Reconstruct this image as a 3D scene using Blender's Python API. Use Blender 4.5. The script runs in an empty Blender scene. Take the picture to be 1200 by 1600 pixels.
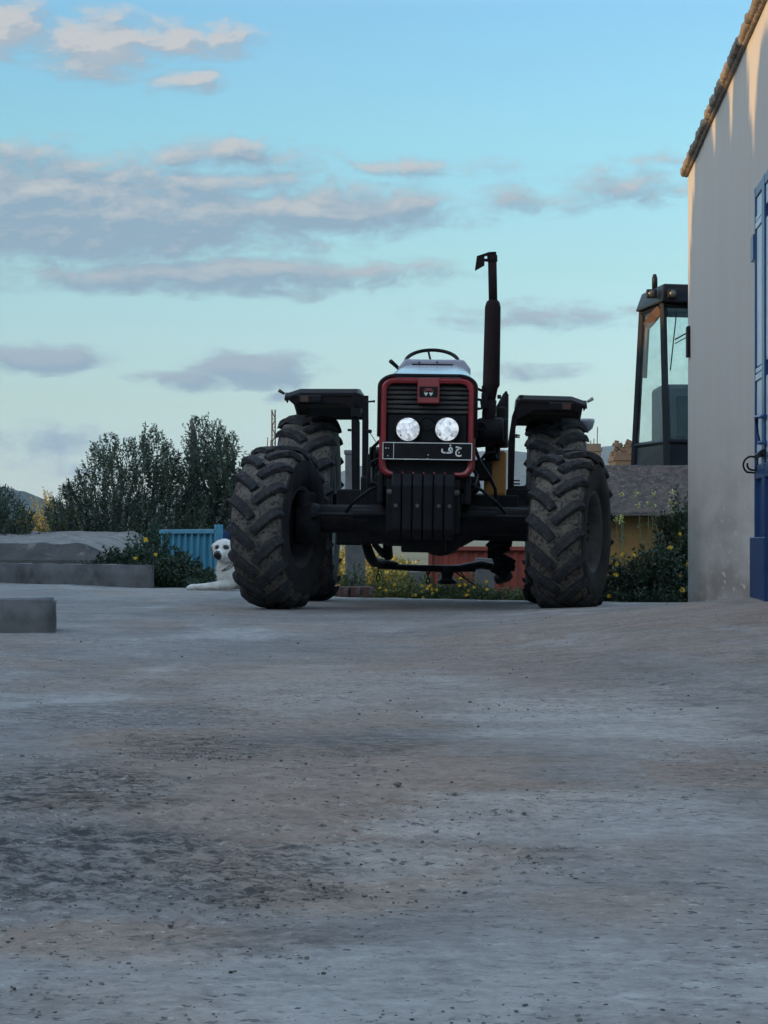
import bpy, bmesh, math, random
from math import radians as R, sin, cos, pi, sqrt
from mathutils import Vector, Matrix, noise

# ------------------------------------------------------------------ camera, sky, sun, exposure
S = bpy.context.scene
C = S.collection
F, HY, CH = 3520.0, 842.0, 0.55          # focal length in photo pixels, eye-level row, eye height
cam_d = bpy.data.cameras.new('camera'); cam = bpy.data.objects.new('camera', cam_d); C.objects.link(cam)
cam.location = (0, 0, CH); cam.rotation_euler = (R(90), 0, 0)
cam_d.sensor_fit = 'VERTICAL'; cam_d.sensor_height = 36; cam_d.sensor_width = 36
cam_d.lens = F / 1600 * 36; cam_d.shift_y = (HY - 800) / 1600
cam_d.clip_start = 0.1; cam_d.clip_end = 20000
S.camera = cam
S.view_settings.view_transform = 'Standard'; S.view_settings.look = 'None'
S.view_settings.exposure = 0.0; S.view_settings.gamma = 1

SUN_DIR = Vector((-0.86, -0.51, 0)).normalized()   # towards the sun, on the ground
SUN_EL = R(9.0)
sd = bpy.data.lights.new('sun', 'SUN'); so = bpy.data.objects.new('sun', sd); C.objects.link(so)
sd.energy = 5.0; sd.angle = R(0.5); sd.color = (1.0, 0.60, 0.20)
SUN_VEC = Vector((SUN_DIR.x * cos(SUN_EL), SUN_DIR.y * cos(SUN_EL), sin(SUN_EL)))
so.rotation_euler = SUN_VEC.to_track_quat('Z', 'Y').to_euler(); so.location = (-10, -10, 20)

W = bpy.data.worlds.new('World'); S.world = W; W.use_nodes = True
def world():
    nt = W.node_tree; N = nt.nodes; L = nt.links; N.clear()
    def nd(t, **k):
        n = N.new(t)
        for a, b in k.items(): setattr(n, a, b)
        return n
    def math_(op, a, b=None, c=None, clamp=False):
        n = nd('ShaderNodeMath', operation=op); n.use_clamp = clamp
        for i, v in enumerate((a, b, c)):
            if v is None: continue
            if isinstance(v, (int, float)): n.inputs[i].default_value = v
            else: L.new(v, n.inputs[i])
        return n.outputs[0]
    out = nd('ShaderNodeOutputWorld'); bg = nd('ShaderNodeBackground'); bg.inputs[1].default_value = 0.1
    sky = nd('ShaderNodeTexSky', sky_type='NISHITA'); sky.sun_disc = False
    sky.sun_elevation = SUN_EL; sky.sun_rotation = math.atan2(SUN_DIR.x, SUN_DIR.y)
    sky.altitude = 0; sky.air_density = 1.0; sky.dust_density = 0.6; sky.ozone_density = 2.0
    tc = nd('ShaderNodeTexCoord'); sx = nd('ShaderNodeSeparateXYZ'); L.new(tc.outputs['Generated'], sx.inputs[0])
    # colour balance of the sky by elevation (photo grading: pale greenish cream low, clear blue high; unseen top brightened as added fill)
    ramp = nd('ShaderNodeValToRGB'); L.new(math_('MULTIPLY', sx.outputs[2], 2.0), ramp.inputs[0])
    els = SKY_RAMP
    cr = ramp.color_ramp
    while len(cr.elements) < len(els): cr.elements.new(0.5)
    for e, (p, c) in zip(cr.elements, els): e.position = p; e.color = (*[x / 12 for x in c], 1)
    mul = nd('ShaderNodeVectorMath', operation='MULTIPLY'); L.new(sky.outputs[0], mul.inputs[0]); L.new(ramp.outputs[0], mul.inputs[1])
    mul2 = nd('ShaderNodeVectorMath', operation='SCALE'); mul2.inputs['Scale'].default_value = 12; L.new(mul.outputs[0], mul2.inputs[0])
    # clouds, by direction: u, v are tangents of azimuth and elevation
    y = math_('MAXIMUM', sx.outputs[1], 0.08)
    u = math_('MULTIPLY', math_('DIVIDE', sx.outputs[0], y), 3.52)
    v = math_('MULTIPLY', math_('DIVIDE', sx.outputs[2], y), 3.52)
    cv = nd('ShaderNodeCombineXYZ'); L.new(u, cv.inputs[0]); L.new(v, cv.inputs[1])
    g = bpy.data.node_groups.new('cloud_density', 'ShaderNodeTree')
    g.interface.new_socket('P', in_out='INPUT', socket_type='NodeSocketVector')
    g.interface.new_socket('D', in_out='OUTPUT', socket_type='NodeSocketFloat')
    GN, GL = g.nodes, g.links
    gi = GN.new('NodeGroupInput'); go = GN.new('NodeGroupOutput')
    def gm(op, a, b=None, clamp=False):
        n = GN.new('ShaderNodeMath'); n.operation = op; n.use_clamp = clamp
        for i, q in enumerate((a, b)):
            if q is None: continue
            if isinstance(q, (int, float)): n.inputs[i].default_value = q
            else: GL.new(q, n.inputs[i])
        return n.outputs[0]
    # domain warp
    wn = GN.new('ShaderNodeTexNoise'); wn.inputs['Scale'].default_value = 1; wn.inputs['Detail'].default_value = 4
    ws = GN.new('ShaderNodeVectorMath'); ws.operation = 'MULTIPLY'; ws.inputs[1].default_value = (9, 20, 1)
    GL.new(gi.outputs[0], ws.inputs[0]); GL.new(ws.outputs[0], wn.inputs['Vector'])
    wo = GN.new('ShaderNodeVectorMath'); wo.operation = 'SUBTRACT'; wo.inputs[1].default_value = (.5, .5, .5); GL.new(wn.outputs['Color'], wo.inputs[0])
    wm = GN.new('ShaderNodeVectorMath'); wm.operation = 'MULTIPLY'; wm.inputs[1].default_value = (.09, .035, 0); GL.new(wo.outputs[0], wm.inputs[0])
    wp = GN.new('ShaderNodeVectorMath'); wp.operation = 'ADD'; GL.new(gi.outputs[0], wp.inputs[0]); GL.new(wm.outputs[0], wp.inputs[1])
    m = None
    for (px, py, rx, ry, s) in CLOUDS:
        a = GN.new('ShaderNodeVectorMath'); a.operation = 'SUBTRACT'; a.inputs[1].default_value = ((px - 600) / 1000, (HY - py) / 1000, 0)
        GL.new(wp.outputs[0], a.inputs[0])
        b = GN.new('ShaderNodeVectorMath'); b.operation = 'MULTIPLY'; b.inputs[1].default_value = (1000 / rx, 1000 / ry, 0); GL.new(a.outputs[0], b.inputs[0])
        l = GN.new('ShaderNodeVectorMath'); l.operation = 'LENGTH'; GL.new(b.outputs[0], l.inputs[0])
        k = gm('MULTIPLY', gm('SUBTRACT', 1.0, l.outputs['Value']), s)
        m = k if m is None else gm('MAXIMUM', m, k)
    n1 = GN.new('ShaderNodeTexNoise'); n1.inputs['Detail'].default_value = 7; n1.inputs['Roughness'].default_value = .62; n1.inputs['Scale'].default_value = 1
    s1 = GN.new('ShaderNodeVectorMath'); s1.operation = 'MULTIPLY'; s1.inputs[1].default_value = (13, 27, 1); GL.new(wp.outputs[0], s1.inputs[0]); GL.new(s1.outputs[0], n1.inputs['Vector'])
    d = gm('ADD', gm('MULTIPLY', m, 0.95), gm('MULTIPLY', gm('SUBTRACT', n1.outputs[0], .47), 1.9))
    d = gm('MAXIMUM', gm('MINIMUM', d, gm('ADD', gm('MULTIPLY', m, 3.0), .15)), 0.0)
    GL.new(d, go.inputs[0])
    def dens(off):
        q = nd('ShaderNodeGroup'); q.node_tree = g
        if off:
            ad = nd('ShaderNodeVectorMath', operation='ADD'); ad.inputs[1].default_value = off; L.new(cv.outputs[0], ad.inputs[0]); L.new(ad.outputs[0], q.inputs[0])
        else: L.new(cv.outputs[0], q.inputs[0])
        return q.outputs[0]
    d0 = dens(None); d1 = dens((-0.012, 0.016, 0))
    mr = nd('ShaderNodeMapRange', interpolation_type='SMOOTHSTEP'); mr.inputs[2].default_value = .84; L.new(d0, mr.inputs[0])
    alpha = math_('MULTIPLY', mr.outputs[0], 0.86)
    front = nd('ShaderNodeMapRange'); front.inputs[1].default_value = .3; front.inputs[2].default_value = .7; L.new(sx.outputs[1], front.inputs[0])
    alpha = math_('MULTIPLY', alpha, front.outputs[0])
    lit = math_('ADD', math_('MULTIPLY', math_('SUBTRACT', d0, d1), 1.5), 0.12, clamp=True)
    hi = nd('ShaderNodeMapRange'); hi.inputs[1].default_value = .20; hi.inputs[2].default_value = .78; hi.inputs[3].default_value = .08; hi.inputs[4].default_value = 1.25; L.new(v, hi.inputs[0])
    lit = math_('MULTIPLY', lit, hi.outputs[0], clamp=True)
    top = nd('ShaderNodeMapRange'); top.inputs[1].default_value = .62; top.inputs[2].default_value = .74; top.inputs[4].default_value = .55; L.new(v, top.inputs[0])
    lit = math_('ADD', lit, math_('MULTIPLY', top.outputs[0], d0), clamp=True)
    cc = nd('ShaderNodeMix', data_type='RGBA'); L.new(lit, cc.inputs[0])
    cc.inputs[6].default_value = (2.75, 3.75, 4.85, 1); cc.inputs[7].default_value = (6.15, 5.9, 5.75, 1)
    mx = nd('ShaderNodeMix', data_type='RGBA'); L.new(alpha, mx.inputs[0]); L.new(mul2.outputs[0], mx.inputs[6]); L.new(cc.outputs[2], mx.inputs[7])
    L.new(mx.outputs[2], bg.inputs[0]); L.new(bg.outputs[0], out.inputs[0])
SKY_RAMP = [(0, (2.4, 3.2, 5.4)), (.035, (1.97, 2.43, 4.1)), (.058, (1.82, 2.17, 3.37)), (.081, (1.77, 2.07, 2.93)), (.123, (1.8, 1.97, 2.4)), (.236, (1.88, 2.16, 2.17)), (.356, (1.9, 2.47, 2.42)), (.458, (1.9, 2.5, 2.64)), (.64, (5.2, 4.9, 4.4)), (.9, (10.5, 8.3, 6.6))]
CLOUDS = [  # direction in photo pixels, half-axes, strength
 (5, 40, 85, 62, 1.3), (150, 72, 130, 72, 1.25), (270, 60, 150, 42, 1.0), (345, 62, 90, 36, .9), (285, 128, 75, 30, .85),
 (170, 340, 470, 95, 1.6), (60, 300, 260, 95, 1.25), (480, 328, 320, 55, 1.35), (340, 240, 200, 34, 1.05), (120, 262, 190, 50, .75), (620, 322, 130, 26, .9), (290, 285, 330, 40, .9),
 (330, 432, 430, 38, 1.2), (180, 428, 250, 32, .9), (540, 425, 220, 28, .9), (420, 455, 160, 18, .8),
 (65, 562, 125, 30, 1.4), (395, 578, 140, 36, 1.5), (300, 594, 110, 20, 1.0), (433, 618, 26, 14, .8),
 (850, 315, 160, 32, .68), (980, 292, 200, 36, .58), (1020, 248, 80, 24, .6), (650, 262, 190, 22, .6),
 (850, 492, 230, 30, .68), (780, 500, 150, 22, .55), (840, 582, 110, 20, .6), (70, 690, 170, 44, .55), (130, 735, 90, 26, .5)]
world()

# ------------------------------------------------------------------ helpers
rng = random.Random(7)
def P(px, py, d): return Vector(((px - 600) * d / F, d, CH + (HY - py) * d / F))
def ground_z(x, y):
    z = -0.009 * x
    b = min(1, max(0, (18.9 - y) / 5.6)) * .235 * min(1, max(0, (y - 5) / 7))
    t = min(1, max(0, (x + .2) / 2.45)); t = t * t * (1.6 - .6 * t)
    return z + b * t

class MB:
    def __init__(s): s.v, s.f, s.m, s.sm = [], [], [], []
    def add(s, vs, fs, mi=0, sm=False):
        o = len(s.v); s.v += [tuple(q) for q in vs]
        for f in fs: s.f.append([i + o for i in f]); s.m.append(mi); s.sm.append(sm)
        return s
    def box(s, c, size, rot=None, mi=0, taper=None):
        hx, hy, hz = [q / 2 for q in size]; c = Vector(c)
        vs = []
        for z in (-1, 1):
            k = 1 if (z < 0 or taper is None) else taper
            for x, y in ((-1, -1), (1, -1), (1, 1), (-1, 1)):
                q = Vector((x * hx * k, y * hy * k, z * hz))
                if rot is not None: q = rot @ q
                vs.append(c + q)
        return s.add(vs, [(3, 2, 1, 0), (4, 5, 6, 7), (0, 1, 5, 4), (1, 2, 6, 5), (2, 3, 7, 6), (3, 0, 4, 7)], mi)
    def tube(s, pts, r, n=8, mi=0, cap=True, sm=True, flat=1.0):
        pts = [Vector(p) for p in pts]; k = len(pts)
        rs = r if isinstance(r, (list, tuple)) else [r] * k
        vs = []; up = None
        for i in range(k):
            t = (pts[min(i + 1, k - 1)] - pts[max(i - 1, 0)]).normalized()
            if up is None: up = Vector((0, 0, 1)) if abs(t.z) < .9 else Vector((0, 1, 0))
            a = t.cross(up)
            if a.length < 1e-4: a = t.cross(Vector((1, 0, 0)))
            a.normalize(); b = a.cross(t).normalized(); up = b
            for j in range(n):
                w = 2 * pi * j / n
                vs.append(pts[i] + a * (cos(w) * rs[i]) + b * (sin(w) * rs[i] * flat))
        fs = [(i * n + j, i * n + (j + 1) % n, (i + 1) * n + (j + 1) % n, (i + 1) * n + j) for i in range(k - 1) for j in range(n)]
        s.add(vs, fs, mi, sm)
        if cap:
            o = len(s.v) - len(vs)
            for f in ([o + j for j in range(n)][::-1], [o + (k - 1) * n + j for j in range(n)]):
                s.f.append(f); s.m.append(mi); s.sm.append(False)
        return s
    def lathe(s, prof, axis='x', n=48, c=(0, 0, 0), mi=0, sm=True, closed=False):
        c = Vector(c); vs = []
        for (a, r) in prof:
            for j in range(n):
                w = 2 * pi * j / n; p, q = r * cos(w), r * sin(w)
                vs.append(c + (Vector((a, p, q)) if axis == 'x' else Vector((p, a, q)) if axis == 'y' else Vector((p, q, a))))
        k = len(prof); rr = k if closed else k - 1
        fs = [(i * n + j, ((i + 1) % k) * n + j, ((i + 1) % k) * n + (j + 1) % n, i * n + (j + 1) % n) for i in range(rr) for j in range(n)]
        return s.add(vs, fs, mi, sm)
    def prism(s, poly, d, mi=0):        # poly: 3-D points, extruded by vector d
        poly = [Vector(p) for p in poly]; d = Vector(d); n = len(poly)
        vs = poly + [p + d for p in poly]
        return s.add(vs, [list(range(n))[::-1], [n + i for i in range(n)]] + [(i, (i + 1) % n, n + (i + 1) % n, n + i) for i in range(n)], mi)
    def build(s, name, mats, parent=None, bevel=0, loc=None, fix=True):
        me = bpy.data.meshes.new(name); me.from_pydata(s.v, [], s.f)
        mats = mats if isinstance(mats, (list, tuple)) else [mats]
        for m in mats: me.materials.append(m)
        me.polygons.foreach_set('material_index', s.m); me.polygons.foreach_set('use_smooth', s.sm)
        if fix and len(s.f) < 20000:
            bm = bmesh.new(); bm.from_mesh(me); bmesh.ops.recalc_face_normals(bm, faces=bm.faces); bm.to_mesh(me); bm.free()
        me.update()
        o = bpy.data.objects.new(name, me); C.objects.link(o)
        if parent is not None: o.parent = parent
        if loc is not None: o.location = loc
        if bevel:
            b = o.modifiers.new('bevel', 'BEVEL'); b.width = bevel; b.segments = 2; b.limit_method = 'ANGLE'; b.angle_limit = R(38)
        return o
def build_split(mb, name, mats, parent, **k):
    par = list(range(len(mb.v)))
    def find(a):
        while par[a] != a: par[a] = par[par[a]]; a = par[a]
        return a
    for f in mb.f:
        for q in f[1:]: par[find(q)] = find(f[0])
    groups = {}
    for i, f in enumerate(mb.f): groups.setdefault(find(f[0]), []).append(i)
    for g in groups.values():
        n = MB(); mp = {}
        for i in g:
            f = []
            for q in mb.f[i]:
                if q not in mp: mp[q] = len(n.v); n.v.append(mb.v[q])
                f.append(mp[q])
            n.f.append(f); n.m.append(mb.m[i]); n.sm.append(mb.sm[i])
        n.build(name, mats, parent, **k)
def tag(o, label=None, cat=None, group=None, kind=None):
    if label: o['label'] = label
    if cat: o['category'] = cat
    if group: o['group'] = group
    if kind: o['kind'] = kind
    return o
def empty(name, loc=(0, 0, 0), rot=(0, 0, 0), parent=None):
    o = bpy.data.objects.new(name, None); C.objects.link(o); o.location = loc; o.rotation_euler = rot; o.empty_display_size = .2
    if parent is not None: o.parent = parent
    return o
def smooth01(a, b, x):
    t = min(1, max(0, (x - a) / (b - a))); return t * t * (3 - 2 * t)

# ------------------------------------------------------------------ materials
def mat(name, c1, c2=None, rough=.7, metal=0, scale=6, detail=6, lo=.35, hi=.65, stretch=(1, 1, 1), bump=0, bscale=None, bdist=.01,
        spec=.5, c3=None, s3=40, lo3=.6, hi3=.7, island=0, coat=0, sheen=0, emit=None, trans=0, f3=1.0):
    m = bpy.data.materials.new(name); m.use_nodes = True; nt = m.node_tree; N, L = nt.nodes, nt.links
    b = N['Principled BSDF']; b.inputs['Roughness'].default_value = rough; b.inputs['Metallic'].default_value = metal
    b.inputs['Specular IOR Level'].default_value = spec; b.inputs['Coat Weight'].default_value = coat; b.inputs['Coat Roughness'].default_value = .12
    tc = N.new('ShaderNodeTexCoord'); mp = N.new('ShaderNodeMapping'); mp.inputs['Scale'].default_value = stretch
    L.new(tc.outputs['Object'], mp.inputs[0])
    def noise_(sc, det=detail):
        n = N.new('ShaderNodeTexNoise'); n.inputs['Scale'].default_value = sc; n.inputs['Detail'].default_value = det; n.inputs['Roughness'].default_value = .6
        L.new(mp.outputs[0], n.inputs['Vector']); return n.outputs[0]
    def rng_(src, a, bb):
        r = N.new('ShaderNodeMapRange'); r.inputs[1].default_value = a; r.inputs[2].default_value = bb; L.new(src, r.inputs[0]); return r.outputs[0]
    col = None
    if c2 is None: c2 = tuple(x * .75 for x in c1)
    mx = N.new('ShaderNodeMix'); mx.data_type = 'RGBA'; mx.inputs[6].default_value = (*c1, 1); mx.inputs[7].default_value = (*c2, 1)
    L.new(rng_(noise_(scale), lo, hi), mx.inputs[0]); col = mx.outputs[2]
    if c3 is not None:
        m3 = N.new('ShaderNodeMix'); m3.data_type = 'RGBA'; m3.inputs[7].default_value = (*c3, 1); L.new(col, m3.inputs[6])
        r3 = rng_(noise_(s3), lo3, hi3)
        mm = N.new('ShaderNodeMath'); mm.operation = 'MULTIPLY'; mm.inputs[1].default_value = f3; L.new(r3, mm.inputs[0])
        L.new(mm.outputs[0], m3.inputs[0]); col = m3.outputs[2]
    if island:
        g = N.new('ShaderNodeNewGeometry'); r = N.new('ShaderNodeMapRange'); r.inputs[3].default_value = 1 - island; r.inputs[4].default_value = 1 + island
        L.new(g.outputs['Random Per Island'], r.inputs[0])
        vm = N.new('ShaderNodeVectorMath'); vm.operation = 'SCALE'; L.new(col, vm.inputs[0]); L.new(r.outputs[0], vm.inputs['Scale']); col = vm.outputs[0]
    L.new(col, b.inputs['Base Color'])
    if bump:
        bp = N.new('ShaderNodeBump'); bp.inputs['Strength'].default_value = bump; bp.inputs['Distance'].default_value = bdist
        L.new(noise_(bscale or scale * 4, 8), bp.inputs['Height']); L.new(bp.outputs[0], b.inputs['Normal'])
    if emit: b.inputs['Emission Color'].default_value = (*emit[0], 1); b.inputs['Emission Strength'].default_value = emit[1]
    if trans:
        tb = N.new('ShaderNodeBsdfTranslucent'); L.new(col, tb.inputs[0]); ms = N.new('ShaderNodeMixShader'); ms.inputs[0].default_value = trans
        L.new(b.outputs[0], ms.inputs[1]); L.new(tb.outputs[0], ms.inputs[2]); L.new(ms.outputs[0], N['Material Output'].inputs[0])
    return m
M = {}
M['black'] = mat('black_paint', (.007, .007, .009), (.012, .011, .012), rough=.5, scale=9, bump=.15, spec=.15)
M['engine'] = mat('oily_iron', (.008, .008, .010), (.016, .014, .014), rough=.6, scale=12, bump=.3, c3=(.035, .03, .026), s3=30, spec=.15)
M['red'] = mat('red_paint', (.27, .016, .022), (.2, .013, .017), rough=.35, scale=5, c3=(.16, .08, .06), s3=25, lo3=.62, hi3=.75, coat=.3)
M['darkred'] = mat('weathered_dark_red', (.012, .006, .008), (.008, .006, .007), rough=.5, scale=5, spec=.15)
M['hood'] = mat('sky_sheen_hood_paint', (.42, .40, .45), (.34, .30, .33), rough=.22, scale=4, coat=.6)  # sky reflection on the red hood painted in as pale lilac
M['grey'] = mat('grey_dash', (.30, .30, .36), (.25, .25, .3), rough=.4, scale=6)
M['rubber'] = mat('worn_rubber', (.022, .024, .030), (.05, .047, .046), rough=.8, scale=16, bump=.6, bscale=60, c3=(.13, .115, .10), s3=48, lo3=.58, hi3=.72, spec=.15)
M['mud'] = mat('mud_caked_rubber', (.095, .086, .078), (.175, .152, .128), rough=.95, scale=9, lo=.38, hi=.62, bump=.9, bscale=60, c3=(.022, .022, .025), s3=42, lo3=.50, hi3=.66, spec=.15)
M['sidewall'] = mat('dusty_sidewall', (.024, .024, .027), (.055, .05, .046), rough=.8, scale=7, bump=.3, bscale=60, spec=.15)
M['rim'] = mat('dusty_rim', (.085, .082, .08), (.05, .046, .044), rough=.6, scale=7, bump=.2)
M['ochre'] = mat('ochre_plastic', (.50, .21, .025), (.38, .15, .02), rough=.5, scale=5)
M['whitep'] = mat('white_lettering', (.75, .75, .72), rough=.5)
M['rust'] = mat('rusty_pipe', (.014, .009, .011), (.02, .011, .011), rough=.8, scale=14, bump=.3, spec=.15)
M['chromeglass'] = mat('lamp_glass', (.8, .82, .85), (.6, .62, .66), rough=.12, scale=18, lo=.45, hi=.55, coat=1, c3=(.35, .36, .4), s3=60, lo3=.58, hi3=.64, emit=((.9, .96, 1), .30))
M['orange'] = mat('orange_lens', (.06, .012, .006), rough=.3)

def lamp_glass():
    m = M['chromeglass']; nt = m.node_tree; N, L = nt.nodes, nt.links; b = N['Principled BSDF']; tc = N.new('ShaderNodeTexCoord')
    v = N.new('ShaderNodeTexVoronoi'); v.inputs['Scale'].default_value = 42; L.new(tc.outputs['Object'], v.inputs['Vector'])
    n = N.new('ShaderNodeTexNoise'); n.inputs['Scale'].default_value = 26; n.inputs['Detail'].default_value = 5; L.new(tc.outputs['Object'], n.inputs['Vector'])
    sp = N.new('ShaderNodeSeparateColor'); L.new(v.outputs['Color'], sp.inputs[0])
    a = N.new('ShaderNodeMath'); a.operation = 'MULTIPLY'; L.new(sp.outputs[0], a.inputs[0]); L.new(n.outputs[0], a.inputs[1])
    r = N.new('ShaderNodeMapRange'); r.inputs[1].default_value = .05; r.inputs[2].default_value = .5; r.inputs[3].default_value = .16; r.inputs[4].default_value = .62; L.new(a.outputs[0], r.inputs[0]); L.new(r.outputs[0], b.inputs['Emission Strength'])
    bp = N.new('ShaderNodeBump'); bp.inputs['Strength'].default_value = .5; bp.inputs['Distance'].default_value = .01; L.new(v.outputs['Distance'], bp.inputs['Height']); L.new(bp.outputs[0], b.inputs['Normal'])
lamp_glass()
# glass
def glass(name, tint, mixf):
    m = bpy.data.materials.new(name); m.use_nodes = True; nt = m.node_tree; N, L = nt.nodes, nt.links; N.remove(N['Principled BSDF'])
    t = N.new('ShaderNodeBsdfTransparent'); t.inputs[0].default_value = (*tint, 1)
    g = N.new('ShaderNodeBsdfGlossy'); g.inputs['Roughness'].default_value = .06; g.inputs[0].default_value = (.8, .85, .9, 1)
    d = N.new('ShaderNodeBsdfDiffuse'); d.inputs[0].default_value = (.25, .24, .23, 1)
    tc = N.new('ShaderNodeTexCoord'); n = N.new('ShaderNodeTexNoise'); n.inputs['Scale'].default_value = 6; n.inputs['Detail'].default_value = 6; L.new(tc.outputs['Object'], n.inputs['Vector'])
    mr = N.new('ShaderNodeMapRange'); mr.inputs[1].default_value = .4; mr.inputs[2].default_value = .75; mr.inputs[4].default_value = .07; L.new(n.outputs[0], mr.inputs[0])
    a = N.new('ShaderNodeMixShader'); L.new(mr.outputs[0], a.inputs[0]); L.new(t.outputs[0], a.inputs[1]); L.new(d.outputs[0], a.inputs[2])
    lw = N.new('ShaderNodeLayerWeight'); lw.inputs[0].default_value = .5; pw_ = N.new('ShaderNodeMath'); pw_.operation = 'POWER'; pw_.inputs[1].default_value = 4; L.new(lw.outputs['Facing'], pw_.inputs[0]); fr = N.new('ShaderNodeMath'); fr.operation = 'MULTIPLY_ADD'; fr.inputs[1].default_value = .18; fr.inputs[2].default_value = .03; L.new(pw_.outputs[0], fr.inputs[0])
    b = N.new('ShaderNodeMixShader'); L.new(fr.outputs[0], b.inputs[0]); L.new(a.outputs[0], b.inputs[1]); L.new(g.outputs[0], b.inputs[2])
    L.new(b.outputs[0], N['Material Output'].inputs[0]); return m
M['glass'] = glass('cab_glass', (.94, .97, .96), 0)

# ------------------------------------------------------------------ ground
EDGE = [(-12, 31), (-5, 29), (-2.6, 26.5), (-1.9, 24.4), (-1.35, 24.0), (-.9, 22.4), (-.4, 21.3), (0, 21.0), (1, 20.7), (2.2, 20.5), (3, 20.4), (12, 20.2)]
def edge_y(x):
    for (a, b), (c, d) in zip(EDGE, EDGE[1:]):
        if a <= x <= c: return b + (d - b) * (x - a) / (c - a)
    return EDGE[0][1] if x < 0 else EDGE[-1][1]
def yard():
    xs = []; x = 0.0; st = .014
    while x < 12: xs.append(x); x += st; st = st if x < .75 else min(.5, st * 1.035)
    xs = [-q for q in xs[:0:-1]] + xs
    ys = []; y = -12.0
    while y < 1.6: ys.append(y); y += .5
    y = 2.2; st = .013
    while y < 20.0: ys.append(y); y += st; st = min(.13, st * 1.006)
    n0 = len(ys); ts = [i / 24 for i in range(1, 25)]
    mb = MB(); rows = []
    for x in xs:
        e = edge_y(x) + .12 * noise.noise((x * 2.1, 0, 3)) + .04 * noise.noise((x * 9, 0, 3))
        col = [(x, y) for y in ys] + [(x, 20 + (e - 20) * t) for t in ts]
        for i, (a, b) in enumerate(col):
            z = ground_z(a, b)
            amp = .6 + .8 * smooth01(.45, .6, .5 + .5 * noise.noise((a * .7, b * .35, 9)))
            z += .010 * noise.noise((a * 1.3, b * .9, 0)) + amp * (.0035 * noise.noise((a * 6, b * 5, 1)) + .0025 * noise.noise((a * 17, b * 15, 2)))
            if 2 < b < 12 and abs(a) < 2.2: rg = .25 + .9 * smooth01(-.15, .35, noise.noise((a * 1.1 + 3, b * .6, 12))) + .9 * math.exp(-((a + .75) / .75) ** 2 - ((b - 4.6) / 1.3) ** 2); z += rg * (.011 * max(0, noise.noise((a * 30, b * 24, 5)) - .10) - .008 * max(0, noise.noise((a * 34, b * 26, 15)) - .15) + .006 * noise.noise((a * 62, b * 46, 6)) * .5)
            mb.v.append((a, b, z))
        mb.v.append((x, e + .03, ground_z(x, e) - .7)); rows.append(len(col) + 1)
    k = rows[0]
    for i in range(len(xs) - 1):
        for j in range(k - 1):
            mb.f.append((i * k + j, (i + 1) * k + j, (i + 1) * k + j + 1, i * k + j + 1)); mb.m.append(0); mb.sm.append(True)
    m = bpy.data.materials.new('yard_dirt'); m.use_nodes = True; nt = m.node_tree; N, L = nt.nodes, nt.links
    b = N['Principled BSDF']; b.inputs['Roughness'].default_value = .9; b.inputs['Specular IOR Level'].default_value = .25
    tc = N.new('ShaderNodeTexCoord'); OB = tc.outputs['Object']
    def nz(sc, det=6, st=(1, 1, 1), rough=.6, off=(0, 0, 0)):
        mp = N.new('ShaderNodeMapping'); mp.inputs['Scale'].default_value = st; mp.inputs['Location'].default_value = off; L.new(OB, mp.inputs[0])
        n = N.new('ShaderNodeTexNoise'); n.inputs['Scale'].default_value = sc; n.inputs['Detail'].default_value = det; n.inputs['Roughness'].default_value = rough
        L.new(mp.outputs[0], n.inputs['Vector']); return n.outputs[0]
    def mr(src, a, c, lo=0, hi=1):
        r = N.new('ShaderNodeMapRange'); r.interpolation_type = 'SMOOTHSTEP'; r.inputs[1].default_value = a; r.inputs[2].default_value = c; r.inputs[3].default_value = lo; r.inputs[4].default_value = hi
        L.new(src, r.inputs[0]); return r.outputs[0]
    def mth(op, a, c, clamp=False):
        n = N.new('ShaderNodeMath'); n.operation = op; n.use_clamp = clamp
        for i, q in enumerate((a, c)):
            if isinstance(q, (int, float)): n.inputs[i].default_value = q
            else: L.new(q, n.inputs[i])
        return n.outputs[0]
    def mix(fac, a, c):
        n = N.new('ShaderNodeMix'); n.data_type = 'RGBA'
        L.new(fac, n.inputs[0])
        for i, q in ((6, a), (7, c)):
            if isinstance(q, tuple): n.inputs[i].default_value = (*q, 1)
            else: L.new(q, n.inputs[i])
        return n.outputs[2]
    warp = N.new('ShaderNodeTexNoise'); warp.inputs['Scale'].default_value = 2.2; warp.inputs['Detail'].default_value = 6; L.new(OB, warp.inputs['Vector'])
    def blob(x, y, rx, ry):      # a worn or damp patch with a ragged edge
        a = N.new('ShaderNodeVectorMath'); a.operation = 'SUBTRACT'; a.inputs[1].default_value = (x, y, 0); L.new(OB, a.inputs[0])
        w = N.new('ShaderNodeVectorMath'); w.operation = 'SUBTRACT'; w.inputs[1].default_value = (.5, .5, .5); L.new(warp.outputs['Color'], w.inputs[0])
        w2 = N.new('ShaderNodeVectorMath'); w2.operation = 'MULTIPLY'; w2.inputs[1].default_value = (rx * 1.6, ry * 1.6, 0); L.new(w.outputs[0], w2.inputs[0])
        s = N.new('ShaderNodeVectorMath'); s.operation = 'ADD'; L.new(a.outputs[0], s.inputs[0]); L.new(w2.outputs[0], s.inputs[1])
        c = N.new('ShaderNodeVectorMath'); c.operation = 'MULTIPLY'; c.inputs[1].default_value = (1 / rx, 1 / ry, 0); L.new(s.outputs[0], c.inputs[0])
        l = N.new('ShaderNodeVectorMath'); l.operation = 'LENGTH'; L.new(c.outputs[0], l.inputs[0])
        return mr(l.outputs['Value'], 1.25, .55)
    G1, G2, BR, DK, PALE = (.315, .286, .270), (.236, .216, .207), (.325, .242, .192), (.045, .043, .044), (.475, .447, .425)
    col = mix(mr(nz(1.1, 8, (1, .55, 1)), .36, .64), G1, G2)
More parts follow.
